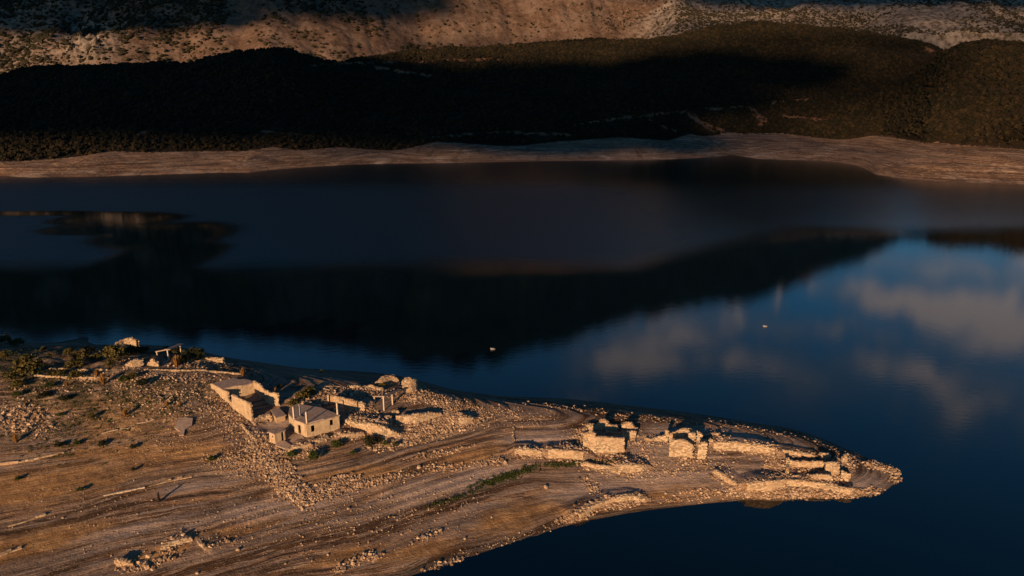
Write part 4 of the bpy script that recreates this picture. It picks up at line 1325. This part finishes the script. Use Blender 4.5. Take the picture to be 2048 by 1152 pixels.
# ================================================================== loose stones
def rubble(name, label, areas, mat=None, smin=.10, smax=.44):
    """areas: (px, py, half width, half height, angle, count, size factor) with world positions found on the land"""
    X, Y, SZ = [], [], []
    for (cx_, cy_, w, h, ang, n, sf) in areas:
        n = int(n * (1.15 if name not in ('slope_rubble', 'hilltop_rubble') else .55)); a = RS.randn(n) * .55; b_ = RS.randn(n) * .55
        ok = (a * a + b_ * b_) < 1.6
        a, b_ = a[ok], b_[ok]
        px = cx_ + a * w * math.cos(ang) + b_ * h * math.sin(ang)
        py = cy_ - a * w * math.sin(ang) + b_ * h * math.cos(ang)
        x, y = Gv(px, py)
        X.append(x); Y.append(y); SZ.append((smin + (smax * 1.1 - smin) * RS.rand(len(x)) ** 4.2) * sf)
    X = np.concatenate(X); Y = np.concatenate(Y); SZ = np.concatenate(SZ)
    z = Hh(X, Y)
    ok = z > -.15
    X, Y, SZ, z = X[ok], Y[ok], SZ[ok], z[ok]
    n = len(X)
    size = SZ[:, None] * (0.7 + .6 * RS.rand(n, 3)); size[:, 2] *= .75
    v, f, ti = stones_data(np.stack([X, Y, z + size[:, 2] * .22], -1), size, rand_rot(n, .35), .3)
    o = raw_mesh(name, v, f, mat or m_rub, {'tint': ti})
    return stuff(o, label)


rubble('ruin_rubble', 'stone spill running down the slope from the tall ruin and outhouse',
       [(520, 900, 36, 24, -.9, 1500, 1), (560, 950, 50, 26, -.9, 2400, 1), (590, 985, 36, 18, -.6, 1500, 1.2), (480, 930, 70, 22, -.2, 1500, .7), (520, 885, 20, 20, 0, 500, 1),
        (470, 840, 50, 40, -.9, 1100, .8), (600, 905, 40, 10, 0, 700, 1), (680, 965, 40, 12, .2, 800, 1), (740, 965, 80, 9, .2, 900, .9), (640, 990, 60, 12, .1, 700, .9)])
rubble('yard_rubble', 'stones scattered through the ruined yards around the post and beam frame',
       [(860, 862, 110, 20, .25, 2400, 1), (735, 835, 50, 16, -.4, 1400, 1), (720, 785, 80, 10, -.05, 900, .9), (860, 790, 50, 14, -.5, 900, .9), (830, 795, 40, 10, 0, 500, 1),
        (800, 880, 50, 12, .2, 900, 1), (690, 870, 50, 10, .1, 500, 1), (900, 830, 50, 12, 0, 600, .8), (950, 815, 120, 10, -.15, 900, .7), (640, 800, 50, 12, 0, 500, .8), (760, 850, 40, 12, -.3, 500, .8), (880, 905, 60, 6, .2, 300, .9)])
rubble('hilltop_rubble', 'field of broken stones over the upper hillside',
       [(330, 800, 120, 40, -.15, 4200, .75), (300, 755, 150, 14, 0, 2200, .8), (45, 840, 60, 34, -.1, 1500, 1.35), (270, 727, 26, 9, 0, 500, 1), (390, 730, 70, 8, 0, 700, .9), (430, 790, 60, 36, -.6, 1400, .8),
        (180, 757, 46, 6, 0, 500, 1), (120, 850, 120, 50, 0, 1200, .5), (330, 880, 120, 30, .1, 1600, .5), (110, 780, 110, 16, 0, 700, .8)])
rubble('shore_rubble', 'thick bank of stones along the water below the end ruin',
       [(1600, 986, 130, 9, .0, 3200, 1.15), (1545, 925, 18, 34, 0, 900, 1), (1560, 945, 16, 22, 0, 600, 1), (1765, 935, 34, 7, -.2, 700, 1.5), (1720, 985, 40, 6, .15, 400, 1), (1690, 930, 20, 22, -1.0, 500, 1),
        (1430, 985, 80, 8, 0, 500, .9), (1790, 955, 12, 12, 0, 160, 1.1), (1225, 1010, 50, 8, .1, 900, .9), (1150, 1032, 40, 8, .3, 500, .9), (1640, 955, 50, 9, 0, 500, .8), (1360, 1000, 130, 5, .05, 250, .7), (1000, 1085, 170, 7, .30, 220, .6), (900, 1125, 50, 5, .3, 160, 1.0)])
rubble('slope_rubble', 'loose stones strewn along the strand lines of the point',
       [(1300, 935, 110, 26, 0, 2400, .7), (1290, 900, 26, 28, 0, 700, .9), (1150, 885, 26, 26, 0, 700, .9), (1210, 925, 60, 6, 0, 500, .9), (1440, 880, 22, 16, .6, 500, 1), (1440, 930, 60, 20, 0, 600, .7),
        (990, 925, 24, 9, 0, 420, 1.2), (950, 930, 90, 7, .1, 500, 1), (880, 935, 34, 6, 0, 350, 1), (800, 1030, 200, 60, .25, 2000, .6), (855, 1072, 34, 6, .4, 260, 1.2), (743, 1112, 26, 6, .1, 260, 1.1), (694, 1133, 28, 7, .35, 260, 1.2),
        (1180, 970, 22, 14, -.7, 300, 1), (500, 1040, 260, 60, .2, 2400, .5), (200, 1000, 260, 90, .2, 2200, .45), (290, 1128, 36, 9, .2, 350, 1.4), (340, 1112, 24, 8, .4, 160, 1.2), (1000, 840, 130, 22, 0, 1300, .6),
        (1100, 905, 100, 10, 0, 400, .8), (1300, 838, 130, 8, -.12, 700, .8), (1500, 855, 120, 6, -.2, 500, .8), (1650, 890, 60, 5, -.45, 300, .9), (1130, 815, 100, 5, -.1, 300, .9), (450, 1085, 40, 6, .2, 120, 1.0), (700, 1000, 300, 60, .22, 1500, .6)])

# fallen stones at the feet of the walls
X, Y, SZ = [], [], []
for pp in WALL_PATHS:
    u, q = resample(pp, 0.35)
    hgt = float(np.mean(q[:, 2] - Hh(q[:, 0], q[:, 1])))
    n = int(u[-1] * (9 + 5 * hgt))
    i = RS.randint(0, len(u), n)
    nrm_ = np.stack([np.gradient(q[:, 1]), -np.gradient(q[:, 0])], -1); nrm_ /= np.hypot(*nrm_.T)[:, None] + 1e-9
    off = (.3 + np.abs(RS.randn(n)) * (.5 + .25 * hgt)) * np.where(RS.rand(n) < .62, 1, -1)
    clump = vnoise(u[i] / 2.5, u[i] * 0 + len(X), 4) > .35
    X.append((q[i, 0] + nrm_[i, 0] * off + RS.randn(n) * .3)[clump]); Y.append((q[i, 1] + nrm_[i, 1] * off)[clump]); SZ.append((.12 + .34 * RS.rand(n) ** 1.8)[clump])
X = np.concatenate(X); Y = np.concatenate(Y); SZ = np.concatenate(SZ); z = Hh(X, Y)
size = SZ[:, None] * (0.7 + .6 * RS.rand(len(X), 3))
v, f, ti = stones_data(np.stack([X, Y, z + size[:, 2] * .2], -1), size, rand_rot(len(X), .35), .3)
stuff(raw_mesh('fallen_stones', v, f, m_rub, {'tint': ti}), 'fallen stones heaped along the feet of the ruined walls')

# boulders one can pick out
def boulder_mesh(seed):
    r = np.random.RandomState(seed)
    import bmesh
    bm = bmesh.new(); bmesh.ops.create_icosphere(bm, subdivisions=2, radius=.5)
    for v in bm.verts:
        n = float(fbm(np.array(v.co.x * 2.6 + seed * 3.1), np.array(v.co.y * 2.6 + v.co.z * 1.9), 3, seed))
        v.co *= 1 + .45 * n
        v.co.z = max(v.co.z * .8, -.3)
    me = bpy.data.meshes.new('boulder'); bm.to_mesh(me); bm.free()
    at = me.attributes.new('tint', 'FLOAT', 'POINT'); at.data.foreach_set('value', np.full(len(me.vertices), .6, np.float32))
    me.materials.append(m_rub)
    return me


bms = [boulder_mesh(i + 1) for i in range(4)]
for i, (px, py, w, lab) in enumerate([
        (476, 1100, 8, 'squarish pinkish boulder alone on the dark lower slope'), (395, 1147, 6, 'boulder at the very foot of the slope below the slanting wall'),
        (262, 1140, 6, 'grey boulder at the foot of the small ruined wall'), (268, 1134, 5, 'smaller boulder close behind the grey one by the small ruined wall'),
        (126, 1036, 5, 'round pale stone with a dark side just below the pale streak'), (697, 1018, 6, 'pale boulder below the stone spill from the tall ruin'),
        (656, 1110, 5, 'white stone on the dark band of the lower slope'), (930, 1078, 5, 'boulder close to the near shoreline'), (1092, 975, 9, 'broad pale rock on the streaked slope below the terrace walls'),
        (304, 1001, 4, 'small dark stone on the slope by the charred post'), (838, 935, 9, 'large pale boulder at the upper end of the stone row'), (709, 1060, 4, 'lone small boulder on the middle strand line'),
        (571, 1128, 4, 'small stone near the foot of the lower slope'), (1431, 866, 7, 'light boulder on top of the rubble right of the doorway ruin'),
        (1755, 929, 9, 'biggest pale rock of the cluster at the very tip'), (1780, 937, 7, 'flat rock furthest out at the tip')]):
    g = G(px, py); s = w / scale_at(g)
    o = bpy.data.objects.new('boulder', bms[i % 4]); C.objects.link(o)
    o.location = (g[0], g[1], float(g[2]) + s * .15); o.scale = (s * 1.15, s, s * .9); o.rotation_euler = (0, 0, i * 1.3)
    tag(o, lab, 'boulder', 'loose boulders on the bare point')

# ================================================================== bushes
def bush_mats():
    out = {}
    for nm, a, b_, c in (('green', (.020, .034, .010), (.055, .07, .018), (.085, .08, .02)), ('olive', (.04, .034, .011), (.115, .092, .028), (.165, .12, .034)),
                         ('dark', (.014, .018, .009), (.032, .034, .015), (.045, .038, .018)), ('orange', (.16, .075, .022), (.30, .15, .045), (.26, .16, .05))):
        m, t, b = material(nm + '_leaves', .8, .1)
        rnd = t.new('ShaderNodeObjectInfo').outputs['Random']; n = t.noise(t.pos(), 3.0, 3, .7)
        cc = t.mix(t.ramp(n, .35, .65), a, b_); cc = t.mix(t.math('MULTIPLY', t.ramp(t.noise(t.pos(), 8., 2, .6), .5, .7), .7), cc, c)
        t.l.new(cc, b.inputs['Base Color']); out[nm] = m
    return out


BM = bush_mats()
bush_data = {}
for nm in BM:
    for s_ in range(3):
        if nm == 'orange':
            r = np.random.RandomState(300 + s_); bl = []
            for k in range(130):
                an = r.rand() * 6.28; sp_ = .1 + .42 * r.rand(); h_ = .55 + .45 * r.rand()
                c0 = np.array([math.cos(an) * sp_ * .25, math.sin(an) * sp_ * .25, 0]); c1_ = np.array([math.cos(an) * sp_, math.sin(an) * sp_, h_ * (1 - sp_ * .5)])
                sd_ = np.array([-math.sin(an), math.cos(an), 0]) * .022
                bl.append((np.array([c0 - sd_, c0 + sd_, c1_ + sd_ * .6, c1_ - sd_ * .6]), np.array([[0, 1, 2, 3]])))
            v1, f1 = join(bl)
        else:
            v1, f1 = leaf_cloud(850, .48, .46, .46, .07, 100 + s_ * 7 + len(nm), (0, 0, .38))
        r = np.random.RandomState(s_)
        st_ = [tube((0, 0, -.1), (.3 * math.cos(k * 1.3 + s_), .3 * math.sin(k * 1.3 + s_), .45 + .2 * r.rand()), .02, .006, 4) for k in range(5)]
        v2, f2 = join(st_)
        bush_data[nm, s_] = (mk_mesh('foliage', v1, f1, BM[nm]), mk_mesh('stem', v2, f2, m_bark))

BUSH = [  # photo x, y of the foot, width, height in photo pixels, kind, label
    (60, 752, 46, 44, 'olive', 'biggest rounded olive bush on the hilltop'),
    (12, 688, 24, 20, 'olive', 'farthest yellowish bush at the left end of the skyline'), (34, 692, 26, 16, 'olive', 'wide low bush next to the farthest one on the skyline'),
    (88, 702, 14, 10, 'olive', 'small bush catching the light on the dark back slope'), (97, 712, 8, 8, 'olive', 'tiny bush on the dark back slope'),
    (8, 722, 18, 22, 'olive', 'bush in the shaded hollow left of the biggest bush'), (138, 713, 18, 18, 'olive', 'small round bush left of the hilltop bush cluster'),
    (165, 722, 34, 24, 'olive', 'tallest bush of the hilltop cluster'), (150, 735, 34, 18, 'olive', 'low spreading bush in front of the hilltop cluster'), (192, 722, 22, 18, 'olive', 'bush at the right end of the hilltop cluster'),
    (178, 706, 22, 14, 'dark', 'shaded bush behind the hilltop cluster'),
    (232, 722, 38, 34, 'olive', 'tall olive bush left of the skyline wall remnant'), (222, 735, 20, 18, 'olive', 'bush below the tall one near the skyline wall remnant'),
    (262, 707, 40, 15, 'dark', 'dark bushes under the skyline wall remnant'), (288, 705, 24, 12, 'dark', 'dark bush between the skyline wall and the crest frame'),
    (120, 752, 22, 14, 'olive', 'bush standing on the upper thin terrace edge'), (150, 758, 30, 18, 'olive', 'bush behind the stones of the lower terrace edge'), (104, 752, 14, 12, 'dark', 'small dark bush left of the terrace bushes'),
    (35, 775, 26, 16, 'olive', 'low bush below the biggest rounded bush'), (20, 760, 26, 18, 'olive', 'bush in front of the biggest one, half in shade'), (34, 793, 18, 12, 'green', 'green bush above the stone heap'),
    (134, 772, 9, 11, 'orange', 'small orange dry tuft under the lower terrace edge'), (207, 768, 20, 24, 'orange', 'tall orange dry shrub on the hillside'), (194, 750, 14, 14, 'orange', 'dry orange tuft just above the tall orange shrub'),
    (354, 731, 26, 22, 'orange', 'spiky orange shrub at the foot of the crest frame'), (352, 709, 16, 14, 'olive', 'bush seen through the crest frame'), (388, 720, 44, 26, 'dark', 'big dark bush right of the crest frame'),
    (372, 725, 24, 16, 'dark', 'dark bush between the crest frame and the big dark bush'), (486, 752, 14, 18, 'orange', 'dry bush at the edge of the shaded slope above the tall ruin'), (345, 704, 40, 12, 'dark', 'dark scrub behind the crest frame'),
    (250, 762, 22, 12, 'green', 'low grey green bush on the stony hillside'), (285, 770, 24, 12, 'dark', 'dark low bush among the stones of the hillside'), (265, 755, 20, 10, 'olive', 'olive bush just above the stony hillside patch'),
    (32, 884, 16, 20, 'orange', 'yellow dry bush beside the heap of boulders'), (183, 838, 14, 14, 'olive', 'small yellow green bush alone on the brown slope'), (120, 832, 12, 8, 'green', 'faint grey green bush on the brown slope'),
    (118, 894, 18, 10, 'dark', 'dark low shrub above the long stone terrace edge'), (154, 890, 14, 11, 'green', 'green shrub right of the dark low one'), (204, 891, 16, 10, 'dark', 'dark shrub third in line on the brown slope'), (266, 897, 12, 9, 'dark', 'dark shrub fourth in line on the brown slope'),
    (37, 960, 12, 9, 'green', 'little green shrub at the left of the orange ground'), (161, 982, 12, 9, 'green', 'little green shrub above the straight kerb line'), (267, 942, 8, 8, 'dark', 'tiny dark shrub on the orange brown ground'),
    (424, 922, 14, 12, 'green', 'green shrub by itself left of the stone spill'), (334, 812, 12, 12, 'orange', 'orange dry tuft on the stony hillside'), (360, 813, 10, 11, 'orange', 'smaller orange dry tuft right of its neighbour on the stony hillside'),
    (250, 830, 16, 14, 'orange', 'ochre dry tuft in the open brown slope'), (90, 795, 26, 12, 'dark', 'dark scrub at the upper edge of the brown slope'), (130, 800, 26, 10, 'dark', 'second dark scrub at the upper edge of the brown slope'),
    (100, 775, 22, 12, 'green', 'grey green bush below the terrace edges'),
    (584, 914, 18, 14, 'green', 'green bush below the fallen triangular slab'), (627, 919, 24, 18, 'green', 'brightest green bush below the concrete house'), (672, 895, 24, 16, 'green', 'green bush at the right foot of the concrete house'),
    (738, 890, 26, 18, 'dark', 'dark bush below the long retaining wall'), (757, 885, 14, 12, 'dark', 'small dark bush right of the dark one below the retaining wall'), (771, 891, 12, 12, 'green', 'left of two small green bushes under the end of the retaining wall'), (791, 893, 11, 11, 'green', 'right of two small green bushes under the end of the retaining wall'),
    (706, 908, 12, 8, 'green', 'faint green shrub on the streaked slope below the house'),
    (588, 812, 24, 16, 'olive', 'yellow green bush behind the house at the end of the lit strip'), (604, 797, 22, 16, 'olive', 'middle bush on the lit strip behind the house'), (620, 786, 24, 14, 'olive', 'upper bush on the lit strip behind the house'), (615, 795, 16, 12, 'green', 'green bush in the shade of the lit strip'),
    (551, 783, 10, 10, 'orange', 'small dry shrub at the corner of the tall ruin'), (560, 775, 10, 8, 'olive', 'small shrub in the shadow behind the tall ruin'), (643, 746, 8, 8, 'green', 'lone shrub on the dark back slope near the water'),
    (765, 773, 14, 8, 'olive', 'low shrub at the foot of the humped wall remnant')]
for i, (px, py, w, h, kd, lab) in enumerate(BUSH):
    g = G(px, py); sc_ = scale_at(g)
    e = empty('bush', (g[0], g[1], float(g[2]) - .05), lab, 'bush', 'bushes on the bare point')
    W_ = w / sc_; H_ = h / sc_ / .93
    e.scale = (W_, W_ * .9, H_ * 1.05); e.rotation_euler = (0, 0, i * 1.7)
    fo_, st_ = bush_data[kd, i % 3]
    for nm, me in (('foliage', fo_), ('stem', st_)):
        o = bpy.data.objects.new(nm, me); C.objects.link(o); o.parent = e

# low green plants along a strand line, and dry grass
gx, gy = [], []
for (cx_, cy_, w, h, ang, n) in [(1010, 955, 75, 7, .32, 420), (1130, 928, 50, 5, .1, 160), (900, 1000, 50, 4, .3, 80), (1210, 925, 30, 3, 0, 60), (250, 800, 220, 50, 0, 500), (80, 740, 120, 30, 0, 450), (130, 870, 150, 50, 0, 260), (610, 790, 30, 10, .7, 120), (30, 705, 90, 12, 0, 160)]:
    a = RS.randn(n) * .5; b_ = RS.randn(n) * .5
    x, y = Gv(cx_ + a * w * math.cos(ang) + b_ * h * math.sin(ang), cy_ - a * w * math.sin(ang) + b_ * h * math.cos(ang)); gx.append(x); gy.append(y)
gx = np.concatenate(gx); gy = np.concatenate(gy); pz = Hh(gx, gy)
parts = []
for i in range(len(gx)):
    v, f = leaf_cloud(9, .35, .35, .2, .13, i)
    s = .6 + RS.rand() * .8
    parts.append((v * s + [gx[i], gy[i], pz[i] + .05], f))
v, f = join(parts)
go = raw_mesh('ground_plants', v, f, BM['green']); stuff(go, 'low weeds and green plants along the strand lines and hilltop')

# ------------------------------------------------------------------ driftwood, charred post, floats
m_wood, t, b = material('bleached_wood', .9, .1)
t.l.new(t.mix(t.noise(t.pos(), 5, 4, .6), (.30, .21, .14), (.48, .37, .27)), b.inputs['Base Color'])
m_char, t, b = material('charred_wood', .9, .1)
t.l.new(t.mix(t.noise(t.pos(), 5, 4, .6), (.012, .008, .006), (.035, .025, .018)), b.inputs['Base Color'])


def log(pts_, r, label, mat=m_wood, name='driftwood_log', cat='log'):
    pp = [G(a, b_) + np.array([0, 0, r * .7]) for a, b_ in pts_]
    o0 = pp[0].copy()
    prt = [tube(pp[i] - o0, pp[i + 1] - o0, r * (1 - .35 * i / len(pp)), r * (1 - .35 * (i + 1) / len(pp)), 6) for i in range(len(pp) - 1)]
    # a few broken side branches
    for k in range(len(pp) - 1):
        m_ = (pp[k] + pp[k + 1]) / 2 - o0
        prt.append(tube(m_, m_ + np.array([.3 * (-1) ** k, .7, .35]), r * .5, r * .15, 5))
    v, f = join(prt)
    o = raw_mesh(name, v, f, mat); o.location = o0
    return tag(o, label, cat)


log([(203, 869), (218, 864), (236, 860)], .17, 'bleached log lying on the brown slope, the thicker one')
log([(274, 848), (292, 845), (309, 840)], .14, 'bleached branch lying uphill to the right of the thicker log')
log([(240, 858), (256, 857), (271, 856)], .09, 'thin bleached stick right beside the thicker log')
log([(478, 903), (490, 898), (502, 895)], .14, 'pale pole lying at the left edge of the stone spill')
log([(630, 774), (640, 776), (660, 781)], .14, 'pale beam lying behind the lit strip of bushes')
log([(640, 774), (655, 773), (680, 774)], .12, 'longer pale beam lying along the edge of the shaded slope')

g = G(318, 1003)
prt = [tube((0, 0, -.3), (-.05, .05, .8), .26, .24, 8), tube((-.05, .05, .8), (.05, .05, 1.6), .24, .19, 8), tube((.05, .05, 1.6), (.16, .02, 2.05), .17, .07, 7), tube((-.05, .05, 1.35), (-.24, 0, 1.75), .09, .04, 6)]
v, f = join(prt)
o = raw_mesh('charred_post', v, f, m_char); o.location = g
tag(o, 'dark upright charred stump standing alone on the striped slope', 'stump')

m_white, t, b = material('white_float', .4, .4)
b.inputs['Base Color'].default_value = (.22, .21, .20, 1)
import bmesh
for (px, py, s, lab) in ((985.5, 699, .55, 'small white float on the dark calm water below the mountain reflection'), (1530, 653.5, .55, 'small white float on the blue water among the reflected clouds')):
    p = P(px, py, 0)
    bm = bmesh.new(); bmesh.ops.create_uvsphere(bm, u_segments=14, v_segments=8, radius=1.0)
    for v_ in bm.verts:
        v_.co.x *= 1.6 + .2 * v_.co.z; v_.co.y *= .8; v_.co.z = v_.co.z * .8 + (.35 if v_.co.x < -.9 else 0)
    me = bpy.data.meshes.new('float'); bm.to_mesh(me); bm.free(); me.materials.append(m_white)
    o = bpy.data.objects.new('buoy', me); C.objects.link(o); o.location = (p[0], p[1], .1); o.scale = (s, s, s)
    tag(o, lab, 'buoy', 'floats on the lake')
